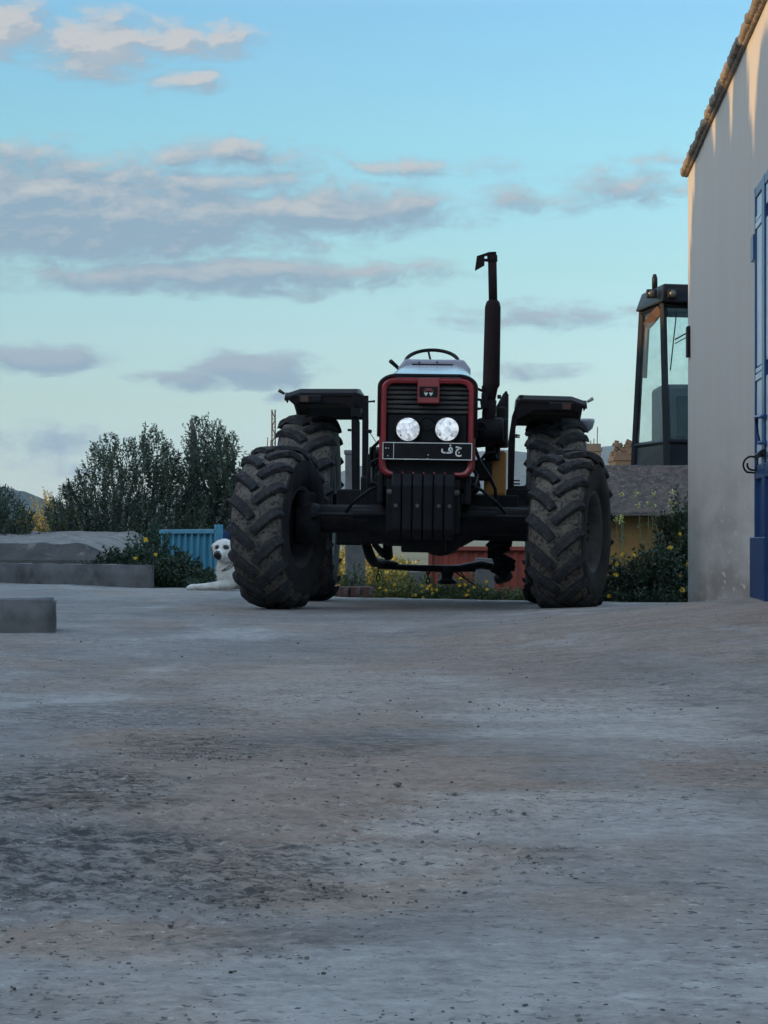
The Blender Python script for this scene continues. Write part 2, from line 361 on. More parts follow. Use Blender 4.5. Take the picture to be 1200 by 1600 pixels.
    col = mix(mth('MULTIPLY', mr(nz(.9, 5, (.8, .35, 1), off=(4, 2, 0)), .5, .66), .75), col, BR)
    for (px, py0, py1, wpx, s) in BROWN:
        y0, y1 = CH * F / (py1 - HY), CH * F / (py0 - HY); yc = (y0 + y1) / 2
        col = mix(mth('MULTIPLY', blob((px - 600) * yc / F, yc, wpx * yc / F, (y1 - y0) / 2), s), col, BR)
    col = mix(mth('MULTIPLY', mr(nz(1.4, 7, (.7, .28, 1), off=(9, 1, 0)), .56, .68), .6), col, PALE)
    for (px, py0, py1, wpx, s) in PALES:
        y0, y1 = CH * F / (py1 - HY), CH * F / (py0 - HY); yc = (y0 + y1) / 2
        col = mix(mth('MULTIPLY', blob((px - 600) * yc / F, yc, wpx * yc / F, (y1 - y0) / 2), s), col, PALE)
    dark = None
    for (px, py0, py1, wpx, s) in DARK:
        y0, y1 = CH * F / (py1 - HY), CH * F / (py0 - HY); yc = (y0 + y1) / 2
        q = mth('MULTIPLY', blob((px - 600) * yc / F, yc, wpx * yc / F, (y1 - y0) / 2), s)
        dark = q if dark is None else mth('MAXIMUM', dark, q)
    mott = mr(nz(24, 9, (.7, 1, 1), .78), .44, .58)
    col = mix(mth('MULTIPLY', dark, mth('ADD', mth('MULTIPLY', mott, .75), .18), True), col, DK)
    # everywhere: fine dark grit specks that also paint shade between clods, and light chalky scuffs
    col = mix(mth('MULTIPLY', mr(nz(34, 6, (.6, 1, 1), .7), .60, .68), mr(nz(2.3, 4), .38, .66, .1, .75)), col, (.09, .083, .08))
    col = mix(mth('MULTIPLY', mr(nz(22, 8, (.5, 1, 1), .75, (3, 3, 0)), .60, .74), .5), col, PALE)
    zone = mr(nz(1.7, 5, (1, .5, 1), .6, (2, 8, 0)), .40, .60, .2, 1)
    pit_shade = mth('MULTIPLY', mr(nz(52, 5, (.7, .8, 1), .62, (7, 5, 0)), .585, .63), zone)  # shade in the small hollows, painted into the ground colour
    col = mix(mth('MULTIPLY', pit_shade, .85), col, (.055, .052, .053))
    grit = mth('MULTIPLY', mr(nz(60, 5, (.7, .8, 1), .62, (1, 15, 0)), .60, .64), zone)
    col = mix(mth('MULTIPLY', grit, .6), col, (.52, .49, .46))
    col = mix(mth('MULTIPLY', mr(nz(14, 8, (.55, 1, 1), .75, (5, 5, 0)), .52, .72), .55), col, (.17, .16, .158))
    tone = mth('ADD', mth('MULTIPLY', nz(3.2, 14, (.8, 1, 1), .80, (1, 6, 0)), .5), mth('MULTIPLY', nz(19, 10, (.85, 1, 1), .80, (8, 2, 0)), .6))
    tone = mr(tone, .40, .70, .66, 1.26)
    sc = N.new('ShaderNodeVectorMath'); sc.operation = 'SCALE'; L.new(col, sc.inputs[0]); L.new(tone, sc.inputs['Scale']); col = sc.outputs[0]
    L.new(col, b.inputs['Base Color'])
    bp = N.new('ShaderNodeBump'); bp.inputs['Strength'].default_value = .9; bp.inputs['Distance'].default_value = .012
    hs = mth('ADD', mth('MULTIPLY', nz(45, 8, (1, .7, 1), .7), .7), nz(9, 5)); L.new(hs, bp.inputs['Height']); L.new(bp.outputs[0], b.inputs['Normal'])
    o = mb.build('yard', m, fix=False); tag(o, 'worn grey brown dirt and concrete yard in front of the tractor', 'ground', kind='structure')
PALES = [(980, 1080, 1180, 260, .7), (900, 1230, 1330, 300, .5), (560, 1310, 1380, 200, .4), (700, 1470, 1640, 700, .5), (560, 1040, 1120, 260, .35)]
BROWN = [(240, 1140, 1180, 170, .8), (470, 1160, 1310, 470, .85), (520, 1300, 1430, 330, .8), (640, 1020, 1120, 330, .45), (200, 1440, 1510, 330, .85), (1120, 1170, 1240, 130, .7), (760, 1200, 1300, 150, .5), (1000, 975, 1050, 420, .55), (950, 1380, 1450, 130, .5)]
DARK = [(120, 1180, 1300, 190, 1.0), (330, 1150, 1190, 150, .8), (560, 1150, 1185, 150, .7), (130, 1290, 1420, 330, 1.0), (300, 1330, 1430, 230, .9), (480, 1380, 1410, 100, .7), (420, 1450, 1500, 190, .5), (870, 1320, 1350, 70, .6), (180, 1100, 1140, 200, .4)]
yard()

def terrain():
    # one open sheet to the horizon, lower than the yard
    mb = MB(); n = 48
    rs = [0, 15, 30, 45, 60, 90, 140, 220, 400, 800, 1600, 3000]
    for r in rs:
        for j in range(n):
            a = 2 * pi * j / n; x, y = r * cos(a), 20 + r * sin(a)
            z = -.42 if r < 60 else -.42 + .5 * noise.noise((x * .02, y * .02, 4)) * min(1, (r - 45) / 200)
            mb.v.append((x, y, z))
    for i in range(len(rs) - 1):
        for j in range(n): mb.f.append((i * n + j, (i + 1) * n + j, (i + 1) * n + (j + 1) % n, i * n + (j + 1) % n)); mb.m.append(0); mb.sm.append(True)
    m = mat('field_soil', (.10, .10, .05), (.17, .14, .075), rough=.95, scale=.25, bump=.3, bscale=4, c3=(.06, .08, .035), s3=1.2, lo3=.45, hi3=.65)
    tag(mb.build('terrain', m), 'low green and brown fields beyond the yard edge', 'ground', kind='structure')
terrain()

M['hill'] = mat('scrub_hill', (.032, .042, .03), (.07, .068, .052), rough=.95, scale=.05, detail=9, c3=(.022, .034, .024), s3=.16, lo3=.46, hi3=.56)
def ridge(name, d, prof, depth, seed, label):
    mb = MB(); nx, ny = 140, 14
    x0, x1 = prof[0][0], prof[-1][0]
    for i in range(nx + 1):
        px = x0 + (x1 - x0) * i / nx
        for (a, b), (c, e) in zip(prof, prof[1:]):
            if a <= px <= c: py = b + (e - b) * smooth01(0, 1, (px - a) / (c - a)); break
        top = CH + (HY - py) * d / F
        for j in range(ny + 1):
            t = j / ny; q = d - depth * (1 - t); x = (px - 600) * d / F
            s = sin(t * pi / 2) ** 1.2
            z = -3 + (top + 3) * s + top * .12 * noise.fractal((x / d * 26, q / d * 26, seed), 1, 2, 5) * s
            mb.v.append((x, q, z))
        mb.v.append(((px - 600) * d / F, d + depth, -3))
    k = ny + 2
    for i in range(nx):
        for j in range(k - 1): mb.f.append((i * k + j, (i + 1) * k + j, (i + 1) * k + j + 1, i * k + j + 1)); mb.m.append(0); mb.sm.append(True)
    tag(mb.build(name, M['hill'], fix=False), label, 'hill', kind='structure')
ridge('hill', 2600, [(-900, 800), (-300, 790), (60, 784), (95, 786), (300, 776), (520, 738), (700, 716), (810, 708), (960, 707), (1100, 711), (1500, 730), (2200, 760)], 380, 3, 'long blue hill ridge on the skyline behind the tractor')
ridge('hill', 900, [(-900, 790), (-200, 764), (0, 762), (35, 768), (70, 790), (100, 808), (160, 838), (400, 846)], 500, 8, 'scrubby green hill behind the low bush at the far left')

# ------------------------------------------------------------------ foliage
def leaf(mb, p, d, l, w, r, mi=0):
    d = d.normalized(); a = d.cross(Vector((r.uniform(-1, 1), r.uniform(-1, 1), r.uniform(-1, 1))))
    if a.length < 1e-3: a = d.cross(Vector((0, 0, 1)))
    a.normalize(); n = a.cross(d) * (l * .12)
    o = len(mb.v)
    mb.v += [tuple(p), tuple(p + d * l * .45 + a * w * .5 + n), tuple(p + d * l), tuple(p + d * l * .45 - a * w * .5 + n)]
    mb.f.append((o, o + 1, o + 2, o + 3)); mb.m.append(mi); mb.sm.append(False)
def rdir(r, up=0, spread=1):
    while True:
        q = Vector((r.uniform(-1, 1), r.uniform(-1, 1), r.uniform(-1, 1)))
        if .05 < q.length < 1: break
    q.normalize(); return (q * spread + Vector((0, 0, up))).normalized()
def shoot(mb, p, d, length, step, ll, lw, r, bend=.25, twig=.004, mi_t=0, around=.9):
    pts = [p.copy()]; q = p.copy(); d = d.normalized(); n = max(2, int(length / step))
    for i in range(n):
        d = (d + rdir(r) * bend * .35 + Vector((0, 0, bend * .12))).normalized(); q = q + d * step; pts.append(q.copy())
        t = i / n
        for s in range(2):
            ld = (d * .75 + rdir(r) * around)
            leaf(mb, q, ld, ll * (1 - .35 * t) * r.uniform(.75, 1.2), lw * r.uniform(.8, 1.2), r)
    if twig: mb.tube([pts[0], pts[len(pts) // 2], pts[-1]], [twig, twig * .7, twig * .3], n=3, mi=mi_t, cap=False)
    return q
M['olive'] = mat('olive_leaf', (.026, .046, .024), (.054, .074, .042), rough=.5, scale=3, island=.45, trans=.15)
M['bark'] = mat('bark', (.03, .025, .022), (.05, .042, .038), rough=.9, scale=20, stretch=(1, 1, .3), bump=.6)
M['dgreen'] = mat('dark_leaf', (.016, .036, .018), (.034, .058, .024), rough=.5, scale=4, island=.5, trans=.15)
M['green'] = mat('weed_leaf', (.045, .085, .032), (.09, .115, .04), rough=.55, scale=4, island=.45, trans=.2)
M['sungreen'] = mat('dry_yellow_leaf', (.34, .28, .075), (.22, .21, .06), rough=.6, scale=4, island=.4, trans=.25)
M['yellowgreen'] = mat('yellow_green_leaf', (.12, .14, .035), (.18, .16, .04), rough=.6, scale=4, island=.45, trans=.2)
M['fern'] = mat('fresh_leaf', (.022, .055, .032), (.035, .075, .038), rough=.5, scale=4, island=.4, trans=.2)
M['petal'] = mat('yellow_petal', (.62, .36, .015), (.7, .45, .02), rough=.6, scale=9, island=.2)
M['palepetal'] = mat('pale_yellow_petal', (.42, .42, .12), (.5, .48, .18), rough=.6, scale=9, island=.2)

def olive_tree(outline, d, depth, base, n_sh, label, seed, ll=.076, lw=.020):
    """outline: top edge of the crown; shoots rise inside it"""
    r = random.Random(seed)
    xs = [P(a, 0, d).x for a, _ in outline]; zs = [P(0, b, d).z for _, b in outline]
    def top(x):
        for i in range(len(xs) - 1):
            if xs[i] <= x <= xs[i + 1]: return zs[i] + (zs[i + 1] - zs[i]) * (x - xs[i]) / (xs[i + 1] - xs[i])
        return zs[0]
    zb = base; bx = (xs[0] + xs[-1]) / 2
    root = empty('olive_tree', (bx, d, zb)); tag(root, label, 'tree', 'olive trees behind the yard')
    o = Vector((bx, d, zb))
    tr = MB(); cr = MB()
    stems = []
    for k in range(7):
        tx = xs[0] + (xs[-1] - xs[0]) * (k + .5) / 7; tz = top(tx)
        b0 = Vector((bx + r.uniform(-.25, .25), d + r.uniform(-.3, .3), zb)); e = Vector((tx, d + r.uniform(-.6, .6) * depth, zb + (tz - zb) * .8))
        mid = b0.lerp(e, .45) + Vector((r.uniform(-.1, .1), r.uniform(-.1, .1), .1))
        pts = [b0 - o, b0.lerp(mid, .5) - o, mid - o, mid.lerp(e, .5) + rdir(r) * .06 - o, e - o]
        tr.tube(pts, [.055, .045, .034, .022, .008], n=6); stems.append(pts)
    for i in range(n_sh):
        x = r.uniform(xs[0], xs[-1]); tz = top(x)
        hgt = tz - zb
        yy = r.gauss(0, .42); yy = max(-1, min(1, yy))
        t = r.random() ** .75
        lim = tz - (abs(yy) ** 2) * hgt * .3
        z = zb + .15 + (lim - zb - .15) * t
        L_ = min(r.uniform(.25, .6), max(.12, (lim - z) * 1.05 + .08))
        side = (x - bx) / (xs[-1] - xs[0])
        shoot(cr, Vector((x, d + yy * depth, z - L_ * .35)) - o, Vector((side * .9 + r.uniform(-.35, .35), r.uniform(-.35, .35), 1.0)), L_, .035, ll, lw, r, bend=.3, twig=.003)
    cr.build('crown', M['olive'], root, fix=False); tr.build('trunk', M['bark'], root)
    return root
olive_tree([(92, 775), (112, 752), (135, 735), (150, 690), (163, 684), (180, 679), (196, 690), (206, 684), (214, 690), (226, 660), (240, 668), (258, 684), (270, 704), (279, 722), (290, 742), (302, 762), (320, 772)], 33.6, 1.1, -.35, 1500,
           'broad dark olive tree left of the concrete post', 1)
olive_tree([(300, 700), (305, 652), (318, 652), (326, 651), (338, 664), (345, 658), (352, 672), (366, 682), (371, 700), (366, 730), (376, 735), (388, 708), (397, 705), (402, 740)], 34.2, 1.0, -.35, 900,
           'slim upright olive tree touching the concrete post', 2)
olive_tree([(-90, 775), (-40, 760), (-8, 757), (8, 762), (18, 772), (28, 782), (36, 800)], 31.3, 1.1, -.3, 650, 'low olive tree cut by the left edge', 3)
# sun-lit dry shrubs
def shrub(name, c, rx, ry, h, n, mk, label, cat, group=None, seed=0, ll=.06, lw=.025, slen=(.12, .3), spread=.7, step=.03, twig=.003, flowers=0, fmat='petal', fr=.02, fpos=None, fill=.75, kind=None):
    r = random.Random(seed); c = Vector(c); mb = MB(); tr = MB()
    root = empty(name, c); tag(root, label, cat, group)
    tips = []
    for i in range(n):
        a = r.uniform(0, 2 * pi); q = sqrt(r.random()); hx = 1 - .75 * q ** 2
        hmax = h * hx * (.75 + .35 * noise.noise((cos(a) * q * 2 + seed, sin(a) * q * 2, seed)) + .1)
        b = Vector((cos(a) * q * rx, sin(a) * q * ry, 0))
        z = hmax * (r.random() ** fill); L_ = r.uniform(*slen)
        tip = shoot(mb, b + Vector((0, 0, max(.02, z - L_ * .7))), Vector((cos(a) * q * spread + r.uniform(-.3, .3), sin(a) * q * spread + r.uniform(-.3, .3), 1)), L_, step, ll, lw, r, twig=twig)
        if z > hmax * .55 and tip.y < ry * .3: tips.append(tip)
    for k in range(5):
        a = r.uniform(0, 2 * pi); e = Vector((cos(a) * rx * .5, sin(a) * ry * .5, h * .6)); tr.tube([(0, 0, -.05), e * .5 + Vector((0, 0, .03)), e], [.016, .011, .004], n=5)
    mb.build('crown', M[mk], root, fix=False); tr.build('stem', M['bark'], root)
    r.shuffle(tips)
    pos = [Vector(q) - c for q in (fpos or [])] + tips[:flowers]
    for q in pos:
        fb = MB(); rr = fr * r.uniform(.8, 1.25)
        ax = Vector((r.uniform(-.4, .4), -1, r.uniform(.2, .9))).normalized(); s = ax.orthogonal().normalized()
        for j in range(9):
            dd = Matrix.Rotation(j * 2 * pi / 9, 3, ax) @ s
            leaf(fb, q + Vector((0, -.01, .01)), dd + ax * .25, rr, rr * .6, r)
        fb.tube([q + Vector((0, 0, -.05)), q + Vector((0, -.008, .008))], [.002, .003], n=4, mi=1, cap=True)
        fb.build('flower', [M[fmat], M[mk]], root, fix=False)
    return root
for k, (px, w, top, lab) in enumerate([(40, 20, 797, 'small dry yellow shrub beside the low olive tree'), (72, 27, 788, 'largest dry yellow shrub between the two olive trees'), (106, 18, 802, 'low dry yellow tuft at the foot of the broad olive tree')]):
    c = P(px, HY, 37.2); c.z = .05
    shrub('dry_shrub', c, w * 37.2 / F * 1.25, .25, (P(0, top, 37.2).z - .05) * 1.35, 420, 'sungreen', lab, 'shrub', 'dry shrubs in the evening sun', 20 + k, ll=.055, lw=.015, slen=(.15, .28))

# bush in front of the blue trailer
c = P(276, HY, 24.75); c.z = -.05
shrub('flowering_bush', c, .34, .25, .50, 620, 'dgreen', 'dark leafy bush with orange yellow flowers between low wall and dog', 'bush', None, 31, ll=.05, lw=.026, fpos=[P(228, 845, 24.6), P(243, 868, 24.5)], fr=.03)
c = P(238, HY, 26.3); c.z = .1
shrub('leafy_shrub', c, .28, .2, .7, 150, 'fern', 'fresh green shrub rising behind the dark flowering bush', 'shrub', None, 32, ll=.09, lw=.02, slen=(.2, .35))
c = P(313, HY, 24.3); c.z = -.06
shrub('leafy_shrub', c, .13, .1, .22, 70, 'fern', 'tuft of pale green blades beside the dog', 'plant', None, 33, ll=.08, lw=.012, slen=(.08, .16))
c = P(196, HY, 25.9); c.z = .0
shrub('leafy_shrub', c, .50, .25, .52, 520, 'dgreen', 'low dark weeds with one orange flower behind the right end of the long low wall', 'plant', None, 34, ll=.06, lw=.025, fpos=[P(212, 874, 25.5)], fr=.03)

# ------------------------------------------------------------------ left side: low walls, bank, trailer
M['conc'] = mat('weathered_concrete', (.17, .165, .165), (.125, .12, .12), rough=.9, scale=3, bump=.6, bscale=22, c3=(.06, .056, .058), s3=2.6, lo3=.5, hi3=.66, f3=.8)
def rough_block(name, foot, z0, z1, label, cat, jit=.008, seed=0):
    """block on a 4-point footprint, subdivided and roughened"""
    bm = bmesh.new(); vs = [bm.verts.new((x, y, z)) for z in (z0, z1) for x, y in foot]
    n = 4
    bm.faces.new([vs[i] for i in (3, 2, 1, 0)]); bm.faces.new(vs[4:])
    for i in range(4): bm.faces.new((vs[i], vs[(i + 1) % 4], vs[4 + (i + 1) % 4], vs[4 + i]))
    bmesh.ops.recalc_face_normals(bm, faces=bm.faces)
    bmesh.ops.bevel(bm, geom=list(bm.edges), offset=.018, segments=2, affect='EDGES')
    for _ in range(5):
        lg = [e for e in bm.edges if e.calc_length() > .12]
        if not lg: break
        bmesh.ops.subdivide_edges(bm, edges=lg, cuts=1, use_grid_fill=True)
    bmesh.ops.triangulate(bm, faces=bm.faces)
    for v in bm.verts: v.co += noise.noise_vector(v.co * 5 + Vector((seed, 0, 0))) * jit * 1.6 + noise.noise_vector(v.co * 17) * jit * .7
    me = bpy.data.meshes.new(name); bm.to_mesh(me); bm.free(); me.materials.append(M['conc'])
    for p in me.polygons: p.use_smooth = True
    o = bpy.data.objects.new(name, me); C.objects.link(o); tag(o, label, cat, 'low concrete walls along the left of the yard'); return o
a = P(240, HY, 24.3); b_ = P(-200, HY, 28.2)
nrm = Vector((a.x, a.y, 0)).normalized() * .3
rough_block('low_wall', [(b_.x, b_.y), (a.x, a.y), (a.x + nrm.x, a.y + nrm.y), (b_.x + nrm.x, b_.y + nrm.y)], -.2, .265, 'long low concrete wall ending beside the flowering bush', 'low wall', seed=1)
a = P(87, HY, 12.7); b_ = P(-260, HY, 12.45)
rough_block('low_wall', [(b_.x, b_.y), (a.x, a.y), (a.x * 1.04, a.y + .5), (b_.x, b_.y + .5)], -.2, .207, 'short concrete block nearest the camera at the left edge', 'low wall', seed=5)

def bank():
    mb = MB(); nx, ny = 90, 26
    for i in range(nx + 1):
        px = -420 + 640 * i / nx
        for j in range(ny + 1):
            t = j / ny; d = 26.6 + 7 * t; x = (px - 600) * 27 / F
            end = smooth01(215, 120, px)
            if j == 0: z = -.3
            elif j == 1: z = .30
            else:
                tt = (j - 2) / (ny - 2)
                lip = .50 + .03 * noise.noise((x * 3, 0, 1)); z = .27 + (lip - .27) * end + tt * (.19 * end)
                z += .035 * smooth01(34, 0, abs(px - 138)) * smooth01(1, .6, tt) * tt
                z += (.010 + .03 * (1 - end) * tt) * noise.noise((x * 4, d * 2, 2)) + .011 * noise.noise((x * 14, d * 8, 2)) + .02 * (abs(noise.noise((x * 2.2, d * 1.1, 6))) - .2)
                if j > ny - 4: z -= .25 * (j - ny + 4)
            yy = d + (.08 * noise.noise((x * 5, j, 7)) if j < 3 else 0) - (.3 if j < 2 else .25 if j == 2 else 0)
            mb.v.append((x, yy, z))
    for i in range(nx):
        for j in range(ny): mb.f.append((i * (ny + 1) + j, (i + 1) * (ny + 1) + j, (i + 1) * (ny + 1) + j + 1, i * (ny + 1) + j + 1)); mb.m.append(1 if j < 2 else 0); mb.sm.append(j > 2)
    m = mat('bank_dirt', (.24, .21, .19), (.16, .145, .135), rough=.95, scale=4, bump=.8, bscale=25, c3=(.06, .055, .052), s3=3.5, lo3=.52, hi3=.62, f3=.75)
    tag(mb.build('dirt_bank', [m, mat('shaded_bank_soil', (.10, .09, .085), (.045, .042, .042), rough=.95, scale=2.2, bump=.9, bscale=14, c3=(.17, .155, .145), s3=4, lo3=.56, hi3=.66)], fix=False), 'raised bank of bare pale dirt behind the long low wall', 'dirt bank', kind='structure')  # second soil is darker: shade of the front face put into its colour
bank()

M['bluep'] = mat('faded_blue_paint', (.075, .28, .40), (.05, .2, .32), rough=.5, scale=5, stretch=(1, 1, .4), c3=(.22, .24, .24), s3=12, lo3=.62, hi3=.74)
M['blued'] = mat('dark_blue_paint', (.015, .05, .15), (.012, .04, .11), rough=.5, scale=5)
def blue_trailer():
    a = P(256, HY, 28.6); b = P(344, HY, 27.0); a.z = b.z = 0
    root = empty('farm_trailer', (a + b) / 2 + Vector((0, 0, -.4))); tag(root, 'low light blue metal trailer with ribbed sides behind the dog', 'trailer')
    o = root.location; d = (b - a).normalized(); n = Vector((d.y, -d.x, 0))
    if n.y > 0: n = -n
    Lh = (b - a).length; rot = Matrix.Rotation(math.atan2(d.y, d.x), 3, 'Z')
    mid = (a + b) / 2
    top = .66
    mb = MB(); mb.box(mid - o + Vector((0, 0, top - .36)), (Lh, .03, .70), rot)
    mb.box(mid - o - n * .55 + Vector((0, 0, .30)), (Lh - .05, 1.05, .05), rot); mb.box(mid - o - n * 1.1 + Vector((0, 0, top - .36)), (Lh, .03, .70), rot)
    mb.build('side_panel', M['bluep'], root, bevel=.004)
    rb = MB()
    for k in range(9):
        p = a.lerp(b, (k + .25) / 9) - o + n * .03; rb.box(p + Vector((0, 0, top - .38)), (.035, .05, .66), rot)
    rb.build('rib', M['bluep'], root, bevel=.004)
    rl = MB(); rl.box(mid - o + n * .03 + Vector((0, 0, top - .02)), (Lh + .03, .07, .055), rot); rl.build('top_rail', M['bluep'], root, bevel=.006)
    cp = MB(); cp.box(b - o + n * .02 + Vector((0, 0, top - .355)), (.07, .09, .83), rot); cp.build('corner_post', M['bluep'], root, bevel=.006)
    ep = MB(); e = b - n * .55 + d * .015; ep.box(e - o + Vector((0, 0, top - .36)), (.03, 1.1, .70), rot)
    ep.box(b - o + d * .35 - n * .2 + Vector((0, 0, top - .36)), (.7, .03, .70), rot); ep.build('tailgate', M['blued'], root, bevel=.004)
    for s in (.3, .7):
        w = MB(); w.lathe([(-.07, .02), (-.07, .12), (-.085, .15), (-.085, .24), (-.05, .27), (.05, .27), (.085, .24), (.085, .12), (.06, .02)], 'y', 20, a.lerp(b, s) - o - n * .25 + Vector((0, 0, -.13)))
        w.build('wheel', M['rubber'], root)
blue_trailer()

# concrete post rising between the olive trees
pb = P(303, HY, 35.4); mb = MB()
mb.tube([(0, 0, -.4), (0, 0, P(0, 695, 35.4).z)], [.055, .05], n=10); mb.tube([(0, 0, P(0, 695, 35.4).z), (0, 0, P(0, 688, 35.4).z)], [.068, .068], n=10)
mb.tube([(0, 0, P(0, 688, 35.4).z), (-.01, 0, P(0, 668, 35.4).z), (-.05, 0, P(0, 656, 35.4).z)], [.045, .04, .025], n=9)
tag(mb.build('concrete_post', mat('pinkish_concrete', (.12, .10, .10), (.08, .07, .07), scale=4, bump=.4), None, loc=(pb.x, 35.4, 0)), 'round weathered post standing between the two olive trees', 'post')

# ------------------------------------------------------------------ far unfinished buildings
M['block'] = mat('raw_blockwork', (.085, .085, .088), (.06, .06, .063), rough=.95, scale=2, bump=.5, bscale=9)
M['brick'] = mat('raw_brick', (.075, .062, .056), (.05, .044, .042), rough=.95, scale=6, bump=.5, bscale=14)
M['steel'] = mat('rusty_rebar', (.06, .035, .028), rough=.8)
def unfinished(d, x0, x1, top, bars, mk, label, crown=False, seed=0):
    r = random.Random(seed); a, b = P(x0, HY, d).x, P(x1, HY, d).x; z1 = P(0, top, d).z
    root = empty('unfinished_building', ((a + b) / 2, d, -.4)); o = root.location; tag(root, label, 'building')
    mb = MB(); mb.box((0, 1.2, (z1 + .4) / 2), (b - a, 2.4, z1 + .4)); mb.box((0, 1.2, z1 + .4 - .28), (b - a + .12, 2.52, .16))
    mb.build('wall', M[mk], root, bevel=.02)
    for q in bars:
        px, py = q; rb = MB(); x = P(px, HY, d).x - o.x
        rb.tube([(x, .15, z1 + .3), (x + .02, .15, P(0, py, d).z + .4)], .022, n=5); rb.build('rebar', M['steel'], root)
    if crown:
        cb = MB()
        for k in range(26):
            s = r.uniform(.12, .3); cb.box((r.uniform(-.5, .5) * (b - a), r.uniform(.0, .6), z1 + .4 + r.uniform(-.05, .42)), (s, s * .8, s * .6), Matrix.Rotation(r.uniform(-.5, .5), 3, 'Y'))
        cb.build('broken_top', M['brick'], root, bevel=.01)
    return root
unfinished(100, 880, 939, 693, [(917, 688), (923, 688), (928, 685), (933.5, 667)], 'block', 'grey unfinished block tower with bare rods behind the right rear tyre')
unfinished(92, 961, 990, 706, [(966, 694), (971, 691), (978, 689), (985, 700)], 'brick', 'brown unfinished brick pillar with broken top and rods beside the cab', True, 2)
unfinished(105, 414, 470, 697, [(417.5, 683), (422.5, 687), (429, 686)], 'block', 'grey unfinished roof stub with three rods behind the left tyres')
mb = MB(); mb.box((0, 0, 1.08), (.17, .17, 2.16)); mb.box((0, 0, 2.14), (.2, .2, .06))
tag(mb.build('concrete_post', M['conc'], bevel=.012, loc=(P(549, HY, 31).x, 31, -.4)), 'tall grey concrete post seen through the gap beside the left fender', 'post')
def mast():
    d = 140; x0, x1 = P(425, HY, d).x, P(430, HY, d).x; z1 = P(0, 640, d).z; mb = MB()
    for x in (x0, x1): mb.tube([(x, 0, -.4), (x, 0, z1)], .05, n=5)
    z = 1.0; s = 0
    while z < z1 - .5: mb.tube([(x0 if s else x1, 0, z), (x1 if s else x0, 0, z + .5)], .03, n=4); mb.tube([(x0, 0, z), (x1, 0, z)], .025, n=4); z += .5; s = 1 - s
    tag(mb.build('lattice_mast', M['steel'], loc=(0, d, 0)), 'thin lattice mast rising just left of the left rear tyre', 'mast')
mast()

# ------------------------------------------------------------------ behind the tractor
M['redsheet'] = mat('faded_red_sheet', (.30, .058, .035), (.21, .042, .03), rough=.65, scale=3, stretch=(1, 1, .3), c3=(.15, .06, .045), s3=9, lo3=.58, hi3=.7)
def red_trailer():
    d = 24.2; x0, x1 = P(672, HY, d).x, P(842, HY, d).x; z1 = P(0, 857, d).z; z0 = -.35
    root = empty('red_trailer', ((x0 + x1) / 2, d, -.42)); tag(root, 'faded red ribbed metal trailer side seen under the tractor', 'trailer'); o = root.location
    mb = MB(); w = x1 - x0; n = 44
    for i in range(n + 1):      # corrugated sheet
        x = -w / 2 + w * i / n; y = .018 if (i % 4) < 2 else 0
        mb.v += [(x, y, z0 - o.z), (x, y, z1 - o.z), (x, y + .012, z1 - o.z), (x, y + .012, z0 - o.z)]
    for i in range(n):
        for j in range(4): mb.f.append((i * 4 + j, (i + 1) * 4 + j, (i + 1) * 4 + (j + 1) % 4, i * 4 + (j + 1) % 4)); mb.m.append(0); mb.sm.append(False)
    mb.build('side_panel', M['redsheet'], root)
    b = MB(); b.box((0, .9, (z0 + z1) / 2 - o.z), (w - .02, .03, z1 - z0)); b.box((0, .47, .2), (w - .04, .85, .05)); b.build('tray', M['redsheet'], root)
    p = MB()
    for q in (-.5, .12, .5): p.box((q * w, -.02, (z0 + z1) / 2 - o.z), (.04, .04, z1 - z0 + .03))
    p.box((0, -.02, z1 - o.z), (w + .05, .05, .045)); p.build('frame', M['redsheet'], root, bevel=.004)
red_trailer()
for k, (x0, x1, top, d, lab) in enumerate([(543, 572, 846, 24.4, 'pale grey concrete post right of the left rear tyre'), (638, 662, 893, 23.6, 'grey concrete post at the left end of the red trailer'), (741, 772, 872, 23.4, 'grey concrete post in front of the red trailer')]):
    mb = MB(); w = (x1 - x0) * d / F; zt = P(0, top, d).z; mb.box((0, 0, (zt + .45) / 2), (w, .16, zt + .45), Matrix.Rotation(.03 * (k - 1), 3, 'Y'))
    tag(mb.build('concrete_post', M['conc'], bevel=.012, loc=(P((x0 + x1) / 2, HY, d).x, d, -.45)), lab, 'post', 'concrete posts behind the tractor')
M['clay'] = mat('red_clay_brick', (.13, .055, .045), (.075, .042, .04), rough=.9, scale=9, bump=.8, c3=(.16, .14, .13), s3=12, lo3=.55, hi3=.66)
bx_ = P(556, HY, 22.6).x
for k, w_ in enumerate(('left', 'middle', 'right')):
    br = MB(); br.box((0, 0, .05), (.108, .2, .10))
    o = br.build('brick', M['clay'], bevel=.008, loc=(bx_ + k * .118 - .118, 22.6 + .03 * (k % 2), -.03)); o.rotation_euler = (0, .03 * (k - 1), .09 * (k - 1.4))
    tag(o, w_ + ' one of three reddish bricks lying at the yard edge behind the left rear tyre', 'brick', 'bricks at the yard edge')
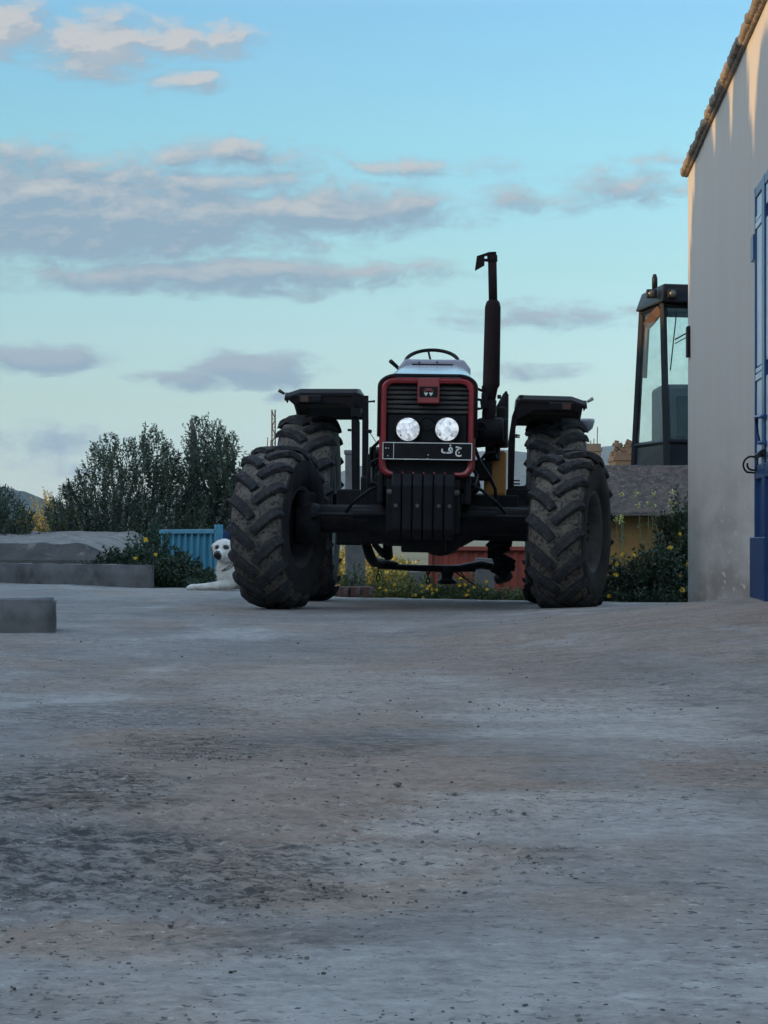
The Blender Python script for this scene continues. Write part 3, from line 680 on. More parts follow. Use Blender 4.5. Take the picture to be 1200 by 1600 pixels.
for k, (px, d, rx, h, mk, n, fl, lab, fm) in enumerate([
    (552, 23.8, .14, .46, 'green', 150, 0, 'dark green weed clump behind the row of bricks', 'petal'),
    (598, 23.2, .17, .40, 'yellowgreen', 190, 3, 'yellow green weed clump under the middle of the tractor', 'petal'),
    (635, 23.0, .16, .36, 'yellowgreen', 190, 3, 'low weeds at the foot of the grey post left of the red trailer', 'petal'),
    (690, 22.8, .22, .42, 'green', 240, 16, 'weed clump full of yellow flowers below the round hitch', 'petal'),
    (735, 22.9, .18, .36, 'green', 170, 6, 'weeds with few yellow flowers in front of the red trailer', 'petal'),
    (790, 23.0, .2, .2, 'green', 120, 1, 'short weeds at the right end of the red trailer', 'petal')]):
    c = P(px, HY, d); c.z = -.16
    shrub('flowering_weed' if fl > 3 or mk == 'yellowgreen' else 'weed_clump', c, rx * 1.15, .15, h + .05, n, mk, lab, 'weeds', 'weeds along the back edge of the yard', 50 + k, ll=.045, lw=.018, slen=(.1, .22), flowers=fl, fmat=fm, fr=.022)
for k, (px, d, rx, h, lab) in enumerate([(540, 46, .55, .85, 'sunlit yellow green bush behind the pale grey post'), (585, 44, .5, .8, 'sunlit yellow green bush behind the green weed clump'), (622, 45, .45, .75, 'sunlit yellow green bush left of the red trailer')]):
    c = P(px, HY, d); c.z = -.42
    shrub('sunlit_bush', c, rx, .4, h, 300, 'sungreen', lab, 'bush', 'sunlit bushes far behind the tractor', 70 + k, ll=.09, lw=.04, slen=(.2, .45))

# right: weeds and bush between tractor and building
c = P(1014, HY, 21.6); c.z = -.2
shrub('flowering_bush', c, .62, .35, .72, 1300, 'dgreen', 'tall dark bush with yellow flowers between right tyre and building', 'bush', None, 81, ll=.05, lw=.026, flowers=7, fr=.026,
      fpos=[P(972, 868, 21.25), P(990, 869, 21.25), P(964, 883, 21.25), P(1047, 858, 21.25), P(962, 900, 21.2), P(1062, 836, 21.2)])
c = P(1062, HY, 22.4); c.z = -.3
shrub('leafy_shrub', c, .3, .2, 1.5, 700, 'dgreen', 'upright leafy shrub against the building corner', 'shrub', None, 82, ll=.055, lw=.028, fill=.6)
def stalks():   # tall flowering mustard stems in front of the grey panel
    r = random.Random(5); o = P(1010, HY, 22.6); o.z = -.4
    for k in range(15):
        px = r.uniform(953, 1066); py = r.choice([r.uniform(765, 800), r.uniform(785, 815)]); t = P(px, py, 22.5 + r.uniform(-.3, .3)) ; bx = t.x + r.uniform(-.12, .12)
        root = empty('mustard_stalk', (bx, t.y, -.4)); tag(root, 'thin wild stalk with pale yellow flower head in front of the low shed roof', 'plant', 'flower stalks before the grey panel')
        e = Vector((t.x - bx, 0, t.z + .4)); st = MB(); st.tube([(0, 0, 0), e * .5 + Vector((.02, 0, 0)), e], [.005, .004, .002], n=4)
        for q in range(8): leaf(st, e * r.uniform(.45, .85), rdir(r, .4), .06, .02, r)
        st.build('stem', M['green'], root, fix=False)
        fl = MB()
        for q in range(16): leaf(fl, e + Vector((r.gauss(0, .011), r.gauss(0, .011), r.gauss(-.005, .012))), rdir(r, .3), .022, .016, r)
        fl.build('flower_head', M['palepetal'], root, fix=False)
stalks()

# ------------------------------------------------------------------ harvester
M['panelgrey'] = mat('rough_grey_sheet', (.092, .064, .052), (.042, .032, .030), rough=.95, scale=11, lo=.40, hi=.60, bump=.9, bscale=34, c3=(.20, .165, .145), s3=26, lo3=.58, hi3=.66)
M['yellow'] = mat('faded_yellow_paint', (.27, .15, .035), (.18, .10, .028), rough=.6, scale=5, c3=(.09, .045, .02), s3=14, lo3=.6, hi3=.7)
M['cab'] = mat('cab_black', (.006, .008, .013), (.012, .014, .02), rough=.4, scale=7, spec=.15)
M['brownlining'] = mat('brown_lining', (.16, .085, .05), (.11, .06, .04), rough=.7)
def harvester():
    d0 = 27.6
    co = P(1041, HY, d0)                       # front-left foot of the cab
    root = empty('combine_harvester', (co.x + .9, d0 + .8, -.42)); tag(root, 'old harvester with tall dark glazed cab behind the low shed, half hidden by the building', 'harvester')
    o = root.location.copy()
    zb, zt = P(0, 727, d0).z, P(0, 472, d0).z
    def foot(px, d, z): q = P(px, HY, d); return Vector((q.x, d, z))
    # bottom and top corners (front-left, front-right, rear-right, rear-left); narrower at the top
    FL0 = foot(1042, d0, zb); RL0 = foot(991, d0 + 1.25, zb); FR0 = FL0 + Vector((1.45, .38, 0)); RR0 = RL0 + Vector((1.45, .38, 0))
    FL1 = foot(1036, d0 + .12, zt); RL1 = foot(1004, d0 + 1.15, zt); FR1 = FL1 + Vector((1.3, .34, 0)); RR1 = RL1 + Vector((1.3, .34, 0))
    def at(b, t, z): f = (z - zb) / (zt - zb); return b.lerp(t, f)
    posts = MB()
    for b, t, r_ in ((FL0, FL1, .045), (RL0, RL1, .05), (FR0, FR1, .045), (RR0, RR1, .05)): posts.tube([b - o, t - o], r_, n=4, sm=False)
    zs = P(0, 690, d0).z
    for (b, t), (b2, t2) in (((FL0, FL1), (FR0, FR1)), ((FL0, FL1), (RL0, RL1)), ((RL0, RL1), (RR0, RR1)), ((FR0, FR1), (RR0, RR1))):
        posts.tube([at(b, t, zs) - o, at(b2, t2, zs) - o], .035, n=4, sm=False); posts.tube([at(b, t, zt - .03) - o, at(b2, t2, zt - .03) - o], .035, n=4, sm=False)
    posts.build('cab_frame', M['cab'], root, bevel=.006)
    sk = MB()
    sk.prism([FL0 - o, FR0 - o, RR0 - o, RL0 - o], (0, 0, .02)); q = [at(FL0, FL1, zs) - o, at(FR0, FR1, zs) - o, at(RR0, RR1, zs) - o, at(RL0, RL1, zs) - o]; p = [FL0 - o, FR0 - o, RR0 - o, RL0 - o]
    sk.add(p + q, [(i, (i + 1) % 4, 4 + (i + 1) % 4, 4 + i) for i in range(4)])
    sk.build('cab_skirt', M['cab'], root)
    def pane(b, t, b2, t2, name):
        g = MB(); zl, zh = zs + .03, zt - .05; k = [at(b, t, zl).lerp(at(b2, t2, zl), .04), at(b, t, zl).lerp(at(b2, t2, zl), .96), at(b, t, zh).lerp(at(b2, t2, zh), .96), at(b, t, zh).lerp(at(b2, t2, zh), .04)]
        n = (k[1] - k[0]).cross(k[3] - k[0]).normalized() * .006
        g.prism([x - o for x in k], n); g.build(name, M['glass'], root)
    pane(FL0, FL1, FR0, FR1, 'windscreen'); pane(RL0, RL1, FL0, FL1, 'side_window'); pane(RR0, RR1, RL0, RL1, 'rear_window'); pane(FR0, FR1, RR0, RR1, 'side_window')
    ln = MB(); a0, a1 = at(RL0, RL1, P(0, 580, d0).z), at(RL0, RL1, zt - .06)
    ln.tube([a0 + Vector((.07, -.02, 0)) - o, a1 + Vector((.07, -.02, 0)) - o], .03, n=4, sm=False); ln.tube([a1 + Vector((.08, -.02, -.10)) - o, FL1 + Vector((-.06, .1, -.10)) - o], .075, n=4, sm=False)
    ln.build('cab_lining', M['brownlining'], root)
    it = MB(); ci = (FL0 + FR0 + RR0 + RL0) / 4 - o
    it.box(ci + Vector((-.02, .1, .55)), (1.2, .95, .95)); it.box(ci + Vector((.1, .45, 1.0)), (.5, .15, .65)); it.build('seat', mat('cab_upholstery', (.02, .03, .045), (.03, .04, .055), rough=.6), root, bevel=.05)
    db = MB(); m_ = (FL0 + FR0) / 2 - o; db.box(m_ + Vector((.0, .25, .62)), (1.1, .3, .5)); db.tube([m_ + Vector((0, .35, .8)), m_ + Vector((0, .5, 1.0))], .03); db.build('dashboard', M['cab'], root, bevel=.03)
    rf = MB(); zr = P(0, 443, d0).z
    c4 = [RL1 + Vector((-.09, .05, 0)), FL1 + Vector((-.04, -.16, 0)), FR1 + Vector((.1, -.16, 0)), RR1 + Vector((.1, .05, 0))]
    c5 = [RL1 + Vector((-.01, .0, zr - zt)), FL1 + Vector((-.01, -.13, zr - zt)), FR1 + Vector((0, -.13, zr - zt)), RR1 + Vector((0, 0, zr - zt))]
    rf.add([x - o for x in c4 + c5], [(0, 1, 2, 3), (7, 6, 5, 4)] + [(i, 4 + i, 4 + (i + 1) % 4, (i + 1) % 4) for i in range(4)])
    rf.build('cab_roof', M['cab'], root, bevel=.02)
    for px, nm in ((1051, 'work_lamp'), (1018, 'work_lamp')):
        lb = MB(); q = P(px, 459, d0 - .06 + (.25 if px < 1030 else 0)) - o; lb.box(q, (.13, .08, .11)); l = lb.build(nm, M['cab'], root, bevel=.015)
        gl = MB(); gl.lathe([(-.046, .001), (-.044, .04), (-.03, .047)], 'y', 16, q); gl.build('lens', mat('dull_lens', (.05, .052, .056), rough=.3), l)
    bc = MB(); q = P(1023, 441, d0 + .5) - o; bc.tube([q - Vector((0, 0, .12)), q + Vector((0, 0, .05)), q + Vector((0, 0, .1))], [.035, .035, .02], n=10); bc.build('beacon', M['cab'], root)
    wp = MB(); s = at(FL0, FL1, P(0, 530, d0).z) - o + Vector((.13, -.05, 0))
    wp.tube([s + Vector((.02, 0, .35)), s + Vector((-.06, -.02, -.38))], .008, n=5); wp.tube([s, s + Vector((.36, .07, .2))], .009, n=5); wp.tube([s + Vector((0, 0, -.05)), s + Vector((.36, .07, .15))], .006, n=5); wp.build('wiper', M['cab'], root)
    bd = MB(); bd.box((.4, 1.2, .8), (1.5, 2.2, 1.0)); bd.box((.4, .1, .9), (1.2, .8, .9)); bd.build('body', M['yellow'], root, bevel=.03)
    for sx in (-.55, 1.35):
        w = MB(); w.lathe([(-.2, .05), (-.2, .28), (-.24, .32), (-.25, .45), (-.2, .6), (0, .64), (.2, .6), (.25, .45), (.24, .32), (.2, .28), (.2, .05)], 'x', 28, (sx, .7, .62)); w.build('wheel', M['rubber'], root)
harvester()
def lean_to():      # low shed: rough sloping sheet roof over an ochre wall
    x0, x1 = P(905, HY, 25).x, P(1200, HY, 25).x; e, t = P(0, 803, 25.0), P(0, 727, 26.3); root = empty('low_shed', ((x0 + x1) / 2, 25.7, -.45)); o = root.location
    tag(root, 'low shed with rough grey brown sloping roof and ochre wall below the dark cab', 'shed')
    nx, ny = 60, 26; mb = MB()
    for i in range(nx + 1):
        for j in range(ny + 1):
            x = x0 + (x1 - x0) * i / nx; f = j / ny; z = e.z + (t.z - e.z) * f + .012 * noise.noise((x * 3, f * 4, 2)) + .006 * noise.noise((x * 13, f * 16, 2)); mb.v.append((x - o.x, 25.0 + 1.3 * f - o.y, z - o.z))
    for i in range(nx):
        for j in range(ny): mb.f.append((i * (ny + 1) + j, (i + 1) * (ny + 1) + j, (i + 1) * (ny + 1) + j + 1, i * (ny + 1) + j + 1)); mb.m.append(0); mb.sm.append(True)
    r = mb.build('roof', M['panelgrey'], root, fix=False); so_ = r.modifiers.new('thick', 'SOLIDIFY'); so_.thickness = .035; so_.offset = -1
    rl = MB(); rl.box(((x0 + x1) / 2 - o.x, 24.985 - o.y, e.z - .012 - o.z), (x1 - x0, .03, .02)); rl.build('roof_edge', M['rim'], root, bevel=.004)
    w = MB(); w.box(((x0 + x1) / 2 - o.x, 25.3 - o.y, (e.z - .03 + o.z) / 2 - o.z), (x1 - x0 - .1, .15, e.z - .03 - o.z)); w.build('wall', M['yellow'], root)
    bk_ = MB(); bk_.box(((x0 + x1) / 2 - o.x, 26.2 - o.y, (t.z - .1 + o.z) / 2 - o.z), (x1 - x0 - .1, .15, t.z - .1 - o.z)); bk_.build('rear_wall', M['yellow'], root)
lean_to()

# ------------------------------------------------------------------ building on the right
M['plaster'] = None
def plaster():
    m = mat('streaked_plaster', (.472, .432, .398), (.438, .402, .370), rough=.85, scale=3.2, stretch=(1, .55, .06), lo=.3, hi=.72, bump=.22, bscale=22, bdist=.006, c3=(.33, .305, .295), s3=14, lo3=.52, hi3=.8, f3=.3)
    nt = m.node_tree; N, L = nt.nodes, nt.links; b = N['Principled BSDF']; src = b.inputs['Base Color'].links[0].from_socket
    tc = N.new('ShaderNodeTexCoord'); sp = N.new('ShaderNodeSeparateXYZ'); L.new(tc.outputs['Object'], sp.inputs[0])
    mq = N.new('ShaderNodeMapping'); mq.inputs['Scale'].default_value = (1, .13, 1); L.new(tc.outputs['Object'], mq.inputs[0])
    n = N.new('ShaderNodeTexNoise'); n.inputs['Scale'].default_value = 3.0; n.inputs['Detail'].default_value = 8; L.new(mq.outputs[0], n.inputs['Vector'])
    # splash dirt and flaked spots low on the wall
    z = N.new('ShaderNodeMapRange'); z.inputs[1].default_value = 1.7; z.inputs[2].default_value = .3; L.new(sp.outputs[2], z.inputs[0])
    a = N.new('ShaderNodeMath'); a.operation = 'MULTIPLY'; r = N.new('ShaderNodeMapRange'); r.inputs[1].default_value = .42; r.inputs[2].default_value = .62; L.new(n.outputs[0], r.inputs[0])
    L.new(z.outputs[0], a.inputs[0]); L.new(r.outputs[0], a.inputs[1])
    mx = N.new('ShaderNodeMix'); mx.data_type = 'RGBA'; mx.inputs[7].default_value = (.22, .185, .155, 1); L.new(src, mx.inputs[6]); L.new(a.outputs[0], mx.inputs[0])
    n2 = N.new('ShaderNodeTexNoise'); n2.inputs['Scale'].default_value = 22; n2.inputs['Detail'].default_value = 4; L.new(mq.outputs[0], n2.inputs['Vector'])
    r2 = N.new('ShaderNodeMapRange'); r2.inputs[1].default_value = .6; r2.inputs[2].default_value = .66; L.new(n2.outputs[0], r2.inputs[0])
    a2 = N.new('ShaderNodeMath'); a2.operation = 'MULTIPLY'; L.new(a.outputs[0], a2.inputs[0]); L.new(r2.outputs[0], a2.inputs[1])
    mx2 = N.new('ShaderNodeMix'); mx2.data_type = 'RGBA'; mx2.inputs[7].default_value = (.66, .55, .44, 1); L.new(mx.outputs[2], mx2.inputs[6]); L.new(a2.outputs[0], mx2.inputs[0])
    L.new(mx2.outputs[2], b.inputs['Base Color']); return m
M['plaster'] = plaster()
M['blue'] = mat('gloss_blue_paint', (.008, .050, .17), (.007, .036, .13), rough=.32, scale=5, stretch=(1, 1, .3), c3=(.05, .14, .3), s3=16, lo3=.6, hi3=.75)
M['paleblue'] = mat('sky_sheen_blue_paint', (.52, .60, .64), (.40, .50, .58), rough=.4, scale=7, stretch=(1, 1, .3), c3=(.07, .12, .2), s3=26, lo3=.6, hi3=.68)  # upper door panels: sky reflection painted in as pale blue
M['tile'] = mat('old_roof_tile', (.21, .165, .13), (.13, .11, .095), rough=.9, scale=9, bump=.5, bscale=30, c3=(.30, .255, .20), s3=14, lo3=.55, hi3=.7, island=.3)
def barn():
    A = Vector((P(1075, HY, 18.8).x, 18.8, 0)); dv = Vector((-.0625, -1, 0)).normalized()   # along the wall, towards the camera
    nv = Vector((dv.y, -dv.x, 0))
    if nv.x > 0: nv = -nv                     # outward (towards the yard)
    Lw, HT, depth = 15.0, 3.60, 6.0
    root = empty('farm_building', A + dv * Lw / 2 - nv * depth / 2 + Vector((0, 0, -.3))); tag(root, 'tall grey plastered farm building with tiled eave and blue door on the right', 'building')
    root.rotation_euler = (0, 0, math.atan2(dv.x, -dv.y)); root_m = Matrix.Translation(root.location) @ Matrix.Rotation(math.atan2(dv.x, -dv.y), 4, 'Z'); inv = root_m.inverted()
    def loc(s, out, z): return inv @ (A + dv * s + nv * out + Vector((0, 0, z)))
    D0, D1, DZ0, DZ1 = 5.55, 8.3, .20, 2.62      # door opening along the wall
    w = MB()
    t = .25
    def quad_box(s0, s1, z0, z1, o0=0, o1=-t): 
        pts = [loc(s0, o0, z0), loc(s1, o0, z0), loc(s1, o1, z0), loc(s0, o1, z0)]; w.prism(pts, (0, 0, z1 - z0))
    # long wall as a finely divided, slightly uneven face with a door hole
    ss = [i * .12 for i in range(int(D0 / .12) + 1)] + [D0]; zs = [-.4 + .12 * k for k in range(int((HT + .4) / .12) + 1)] + [HT]
    def sheet(s0, s1, z0, z1):
        ns, nz_ = max(1, int((s1 - s0) / .12)), max(1, int((z1 - z0) / .12)); vs = []
        for i in range(ns + 1):
            for j in range(nz_ + 1):
                s, z = s0 + (s1 - s0) * i / ns, z0 + (z1 - z0) * j / nz_
                e = 0 if (i in (0, ns) or j in (0, nz_)) else .010 * noise.noise((s * 1.1, z * .5, 3)) + .004 * noise.noise((s * 5, z * 2, 3))
                vs.append(loc(s, e, z))
        w.add(vs, [(i * (nz_ + 1) + j, (i + 1) * (nz_ + 1) + j, (i + 1) * (nz_ + 1) + j + 1, i * (nz_ + 1) + j + 1) for i in range(ns) for j in range(nz_)], 0, True)
    sheet(0, D0, -.4, HT); sheet(D0, D1, DZ1, HT); sheet(D1, Lw, -.4, HT); sheet(D0, D1, -.4, DZ0)
    for (p, q) in (((D0, DZ0), (D0, DZ1)), ((D0, DZ1), (D1, DZ1)), ((D1, DZ1), (D1, DZ0)), ((D1, DZ0), (D0, DZ0))):
        w.add([loc(p[0], 0, p[1]), loc(q[0], 0, q[1]), loc(q[0], -t, q[1]), loc(p[0], -t, p[1])], [(0, 1, 2, 3)])
    # the other three walls
    for a, b in (((0, 0), (0, -depth)), ((0, -depth), (Lw, -depth)), ((Lw, -depth), (Lw, 0))):
        w.add([loc(a[0], a[1], -.4), loc(b[0], b[1], -.4), loc(b[0], b[1], HT + (.9 if b[1] else 0)), loc(a[0], a[1], HT + (.9 if a[1] else 0))], [(0, 1, 2, 3)])
    w.build('wall', M['plaster'], root, fix=False)
    rf = MB(); rf.prism([loc(-.06, .02, HT), loc(Lw + .1, .02, HT), loc(Lw + .1, -depth - .1, HT + .9), loc(-.1, -depth - .1, HT + .9)], (0, 0, .04)); rf.build('roof', M['block'], root)
    # barrel tiles along the eave: covers over pans, ends towards the yard
    tl = MB(); r = random.Random(4); s = -.075
    while s < Lw:      # mortared barrel tile ends, one beside the other
        rr = .037 * r.uniform(.85, 1.12); dz = r.uniform(-.004, .004); ot = .052 + r.uniform(-.009, .009); n = 12; vs = []
        prof = [(ot, .25), (ot + .004, .7), (ot - .008, 1.0), (.03, 1.0), (-.3, .9)]
        for (o1, k) in prof:
            for q in range(n):
                a = 2 * pi * q / n; vs.append(loc(s + cos(a) * rr * k, o1, HT + .018 + dz + sin(a) * rr * k * .95 - (.2 * (o1 - ot) if o1 < 0 else 0)))
        fs = [(e * n + q, e * n + (q + 1) % n, (e + 1) * n + (q + 1) % n, (e + 1) * n + q) for e in range(len(prof) - 1) for q in range(n)] + [tuple(range(n))]
        tl.add(vs, fs, 0, True); s += r.uniform(.082, .100)
    tl.tube([loc(q * .3 - .04, .012, HT - .012 + .006 * noise.noise((q * 2.3, 1, 0))) for q in range(int(Lw / .3) + 1)], .017, n=8)
    tl.build('eave_tiles', M['tile'], root)
    # door: two leaves of framed metal, one hook handle
    dr = MB(); z0, z1 = DZ0 + .01, DZ1 - .01
    def bar(s0, s1, za, zb, out, th, mi=0): dr.prism([loc(s0, out, za), loc(s1, out, za), loc(s1, out - th, za), loc(s0, out - th, za)], (0, 0, zb - za), mi)
    bar(D0 + .01, D1 - .01, z0, z1, -.012, .03, 0)
    mid = (D0 + D1) / 2
    for a, b in ((D0 + .005, D0 + .05), (D0 + .42, D0 + .56), (mid - .05, mid - .005), (mid + .005, mid + .06), (D1 - .09, D1 - .01)): bar(a, b, z0, z1, .012, .028, 0)
    for za, zb in ((z0, z0 + .14), (.90, .98), (z1 - .06, z1)): bar(D0 + .05, D1 - .09, za, zb, .010, .026, 0)
    door = dr.build('door', M['blue'], root, bevel=.004)
    dr = MB()
    for za, zb in ((.985, 1.47), (1.56, 2.36), (2.44, z1 - .065)):
        bar(D0 + .055, D0 + .415, za, zb, .001, .012); bar(D0 + .565, mid - .055, za, zb, .001, .012)
    for za in (1.475, 2.365): bar(D0 + .05, D0 + .42, za, za + .035, .010, .02); bar(D0 + .05, D0 + .42, za + .045, za + .07, .008, .02)
    build_split(dr, 'door_panel', M['paleblue'], door)
    dr = MB(); bar(D0 - .11, D0 + .04, 2.19, 2.34, .022, .022); dr.build('hinge', M['blue'], door, bevel=.004)
    dr = MB(); bar(D0 - .10, D0 + .7, DZ0 - .02, .56, .028, .026); dr.build('kick_plate', M['blue'], door, bevel=.005)
    hk = MB(); pts = []; hc = (D0 + .12, .985)
    for k in range(26):
        a = k / 25 * 2 * pi * 1.2; rad = .055 * (1 - .5 * k / 25)
        pts.append(loc(hc[0], .035 + sin(a + .6) * rad, hc[1] - cos(a + .6) * rad))
    hk.tube([loc(hc[0] + .02, -.005, hc[1] + .06), loc(hc[0], .01, hc[1] - .01), loc(hc[0], .02, hc[1] - .05)] + pts, .006, n=6); hk.build('door_hook', M['cab'], door)
    hd = MB(); hd.tube([loc(D0 + .62, .012, 1.24), loc(D0 + .30, .03, 1.25), loc(D0 + .34, .018, 1.10), loc(D0 + .62, .012, 1.09)], .013, n=6); hd.build('handle', M['blue'], door)
    lt = MB(); lt.tube([loc(D0 + .30, .022, 1.03), loc(D0 + .7, .03, 1.035)], .018, n=8); lt.build('latch_bar', M['cab'], door)
    vb = MB(); p = [loc(.15, .0, 2.05), loc(.30, .0, 2.05), loc(.30, .03, 2.05), loc(.15, .03, 2.05)]; vb.prism(p, (0, 0, .25)); vb.build('wall_box', M['engine'], root, bevel=.006)
barn()

# ------------------------------------------------------------------ the tractor
TX, TY = (661.5 - 600) * 17.5 / F, 17.5
YAW, ROLL = R(-2.4), R(0.9)
troot = empty('tractor', (TX, TY, ground_z(TX, TY) - .005), (0, ROLL, YAW)); tag(troot, 'muddy red four wheel drive tractor facing the camera with round headlights', 'tractor')
TM = Matrix.Translation(troot.location) @ (Matrix.Rotation(YAW, 4, 'Z') @ Matrix.Rotation(ROLL, 4, 'Y')); TI = TM.inverted()
def T(px, py, ly): return TI @ P(px, py, TY + ly)

def tyre_mesh(Rr, Wd, rim, nl, lugh, lugw, seed):
    mb = MB(); r = random.Random(seed)
    h = Wd / 2; Rc = Rr - lugh
    half = [(h * .80, rim - .01), (h * .92, rim + .025), (h * 1.0, (Rc + rim) / 2 - .02), (h * .99, (Rc + rim) / 2 + .07), (h * .93, Rc - .075), (h * .84, Rc - .035), (h * .5, Rc - .008), (h * .2, Rc)]
    prof = [(-a, b) for a, b in half] + [(0, Rc + .001)] + half[::-1]
    mb.lathe(prof, 'x', 72)
    nf = len(mb.f); 
    k = len(prof)
    for i in range(nf):
        row = i // 72
        mb.m[i] = 2 if (row < 4 or row >= k - 1 - 4) else 1
    for side in (-1, 1):
        for i in range(nl):
            a0 = 2 * pi * (i + (.5 if side > 0 else 0)) / nl + r.uniform(-.01, .01)
            st = []
            for t, rt in ((0, .004), (.15, .0), (.4, .002), (.65, .012), (.82, .028), (.93, .05), (1.0, .085)):
                s = side * (.02 + t * .955) * h; ang = a0 + (t ** .85) * .30 * (.63 / Rr) * (Wd / .42)
                st.append((s, ang, Rr - rt, t))
            vs = []
            for j, (s, ang, rt, t) in enumerate(st):
                q, p = st[min(j + 1, len(st) - 1)], st[max(j - 1, 0)]
                ds, da = q[0] - p[0], (q[1] - p[1]) * Rr; l = sqrt(ds * ds + da * da); ns, na = -da / l, ds / l
                wd = lugw * (1.0 + .25 * t) * .5
                base = min(rt - .02, Rc - .004 - (.0 if t < .6 else (t - .6) * .19))
                for (wk, rad) in ((wd * 1.35, base), (wd * .95, rt), (-wd * .95, rt), (-wd * 1.35, base)):
                    a = ang + na * wk / Rr; x = s + ns * wk
                    rad += r.uniform(-.006, .005)
                    vs.append((x, -rad * cos(a), rad * sin(a)))
            n = len(st); fs = [(4 * j + e, 4 * j + 4 + e, 4 * j + 4 + (e + 1) % 4, 4 * j + (e + 1) % 4) for j in range(n - 1) for e in range(4)] + [(0, 1, 2, 3), tuple(4 * (n - 1) + e for e in (3, 2, 1, 0))]
            mb.add(vs, fs, 0)
    return mb
def rim_mesh(rim, Wd, out):
    mb = MB(); h = Wd * .42; s = out
    mb.lathe([(s * h, rim + .012), (s * h * 1.04, rim - .005), (s * h * .9, rim - .03), (s * h * .55, rim - .045), (s * h * .3, rim - .06), (s * h * .25, rim * .55), (s * h * .45, rim * .5), (s * h * .45, rim * .2), (s * h * .5, .01)], 'x', 40)
    mb.lathe([(-s * h, rim + .012), (-s * h * 1.04, rim - .005), (-s * h * .9, rim - .03), (-s * h * .3, rim - .05), (s * h * .2, rim - .065)], 'x', 40)
    for k in range(8):
        a = k * pi / 4; mb.tube([(s * h * .24, cos(a) * rim * .68, sin(a) * rim * .68), (s * h * .36, cos(a) * rim * .68, sin(a) * rim * .68)], .018, n=6)
    return mb
def hub_mesh(rim, Wd, out):
    mb = MB(); h = Wd * .42; s = out
    mb.lathe([(-s * h * .6, .001), (-s * h * .6, rim * .5), (s * h * .1, rim * .5), (s * h * .1, rim * .36), (s * h * .66, rim * .3), (s * h * .7, .001)], 'x', 28)
    for k in range(6):
        a = k * pi / 3; mb.tube([(s * h * .66, cos(a) * rim * .22, sin(a) * rim * .22), (s * h * .74, cos(a) * rim * .22, sin(a) * rim * .22)], .014, n=6)
    return mb
FT = tyre_mesh(.64, .43, .315, 17, .038, .062, 1); RT = tyre_mesh(.825, .50, .44, 19, .04, .07, 2)
def wheel(name, mbt, Rr, Wd, rim, x, y, steer, spin, lab):
    out = 1 if x > 0 else -1
    hub = hub_mesh(rim, Wd, out).build(name, M['engine'], troot); hub.location = (x, y, Rr - .012)
    hub.rotation_euler = (0, 0, steer); hub['label'] = lab
    t = mbt.build('tyre', [M['rubber'], M['mud'], M['sidewall']], hub, bevel=.007); t.rotation_euler = (spin, 0, 0)
    rim_mesh(rim, Wd, out).build('rim', M['rim'], hub)
ST = R(-15)
wheel('front_wheel', FT, .64, .43, .315, 1.13, 0, ST, .1, 'front wheel turned to show its rim'); wheel('front_wheel', FT, .64, .43, .315, -1.13, 0, ST, .27, 'front wheel partly hiding the white dog')
wheel('rear_wheel', RT, .825, .50, .44, 1.09, 2.42, 0, .05, 'rear wheel on the exhaust side'); wheel('rear_wheel', RT, .825, .50, .44, -1.09, 2.42, 0, .2, 'rear wheel on the dog side')

E = M['engine']; B = M['black']
ax = MB()
ax.tube([(-.98, .02, .70), (-.45, .02, .70), (-.28, .02, .66), (.28, .02, .66), (.45, .02, .70), (.98, .02, .70)], [.11, .115, .17, .17, .115, .11], n=14)
ax.lathe([(-.24, .02), (-.22, .12), (-.1, .2), (.12, .21), (.2, .13), (.22, .02)], 'y', 20, (.12, .0, .63))
for s in (-1, 1):
    ax.lathe([(-.1, .02), (-.1, .13), (.02, .17), (.1, .14), (.1, .02)], 'x', 20, (s * .90, .02, .66)); ax.tube([(s * .93, .02, .5), (s * .93, .02, .9)], .075, n=10)
ax.build('front_axle', E, troot, bevel=.012)
tr_ = MB(); tr_.tube([(-.9, .24, .62), (.9, .24, .62)], .022, n=8); tr_.tube([(-.55, -.2, .74), (.55, -.2, .74)], .035, n=10); tr_.tube([(-.85, -.17, .73), (.85, -.17, .73)], .016, n=8)
for s in (-1, 1): tr_.box((s * .88, .15, .62), (.06, .22, .04)); tr_.box((s * .85, -.1, .73), (.05, .18, .04))
tr_.build('steering_rod', B, troot, bevel=.004)

ch = MB()
ch.box((0, .45, .88), (.42, 1.7, .5)); ch.box((0, .35, 1.22), (.40, 1.2, .42)); ch.box((0, 1.75, .92), (.44, 1.3, .55)); ch.box((.27, .4, 1.1), (.14, .8, .36)); ch.box((-.27, .4, 1.12), (.14, .7, .3))
ch.tube([(.36, .1, .98), (.36, .55, .98)], .07, n=12); ch.tube([(-.34, 0, 1.02), (-.34, .3, 1.02)], .06, n=12)
ch.build('engine', E, troot, bevel=.02)
ra = MB(); ra.tube([(-.95, 2.42, .815), (-.4, 2.42, .815), (-.25, 2.42, .82), (.25, 2.42, .82), (.4, 2.42, .815), (.95, 2.42, .815)], [.12, .15, .28, .28, .15, .12], n=16); ra.build('rear_axle', E, troot)

# nose support, bolster and weights
ns = MB(); ns.box((0, -.28, .80), (.56, .62, .40)); ns.box((0, -.42, 1.0), (.70, .1, .12)); ns.box((0, -.1, .54), (.34, .5, .18), None, 0)
ns.box((-.33, -.2, .93), (.05, .6, .22)); ns.box((.33, -.2, .93), (.05, .6, .22)); ns.build('front_support', B, troot, bevel=.015)
wt = MB()
for k in range(6):
    x = -.235 + k * .079; wt.prism([(x, -.72, .62), (x, -.66, .55), (x, -.52, .55), (x, -.50, 1.0), (x, -.56, 1.06), (x, -.66, 1.04), (x, -.73, .96)], (.074, 0, 0))
wt.build('front_weights', B, troot, bevel=.012)

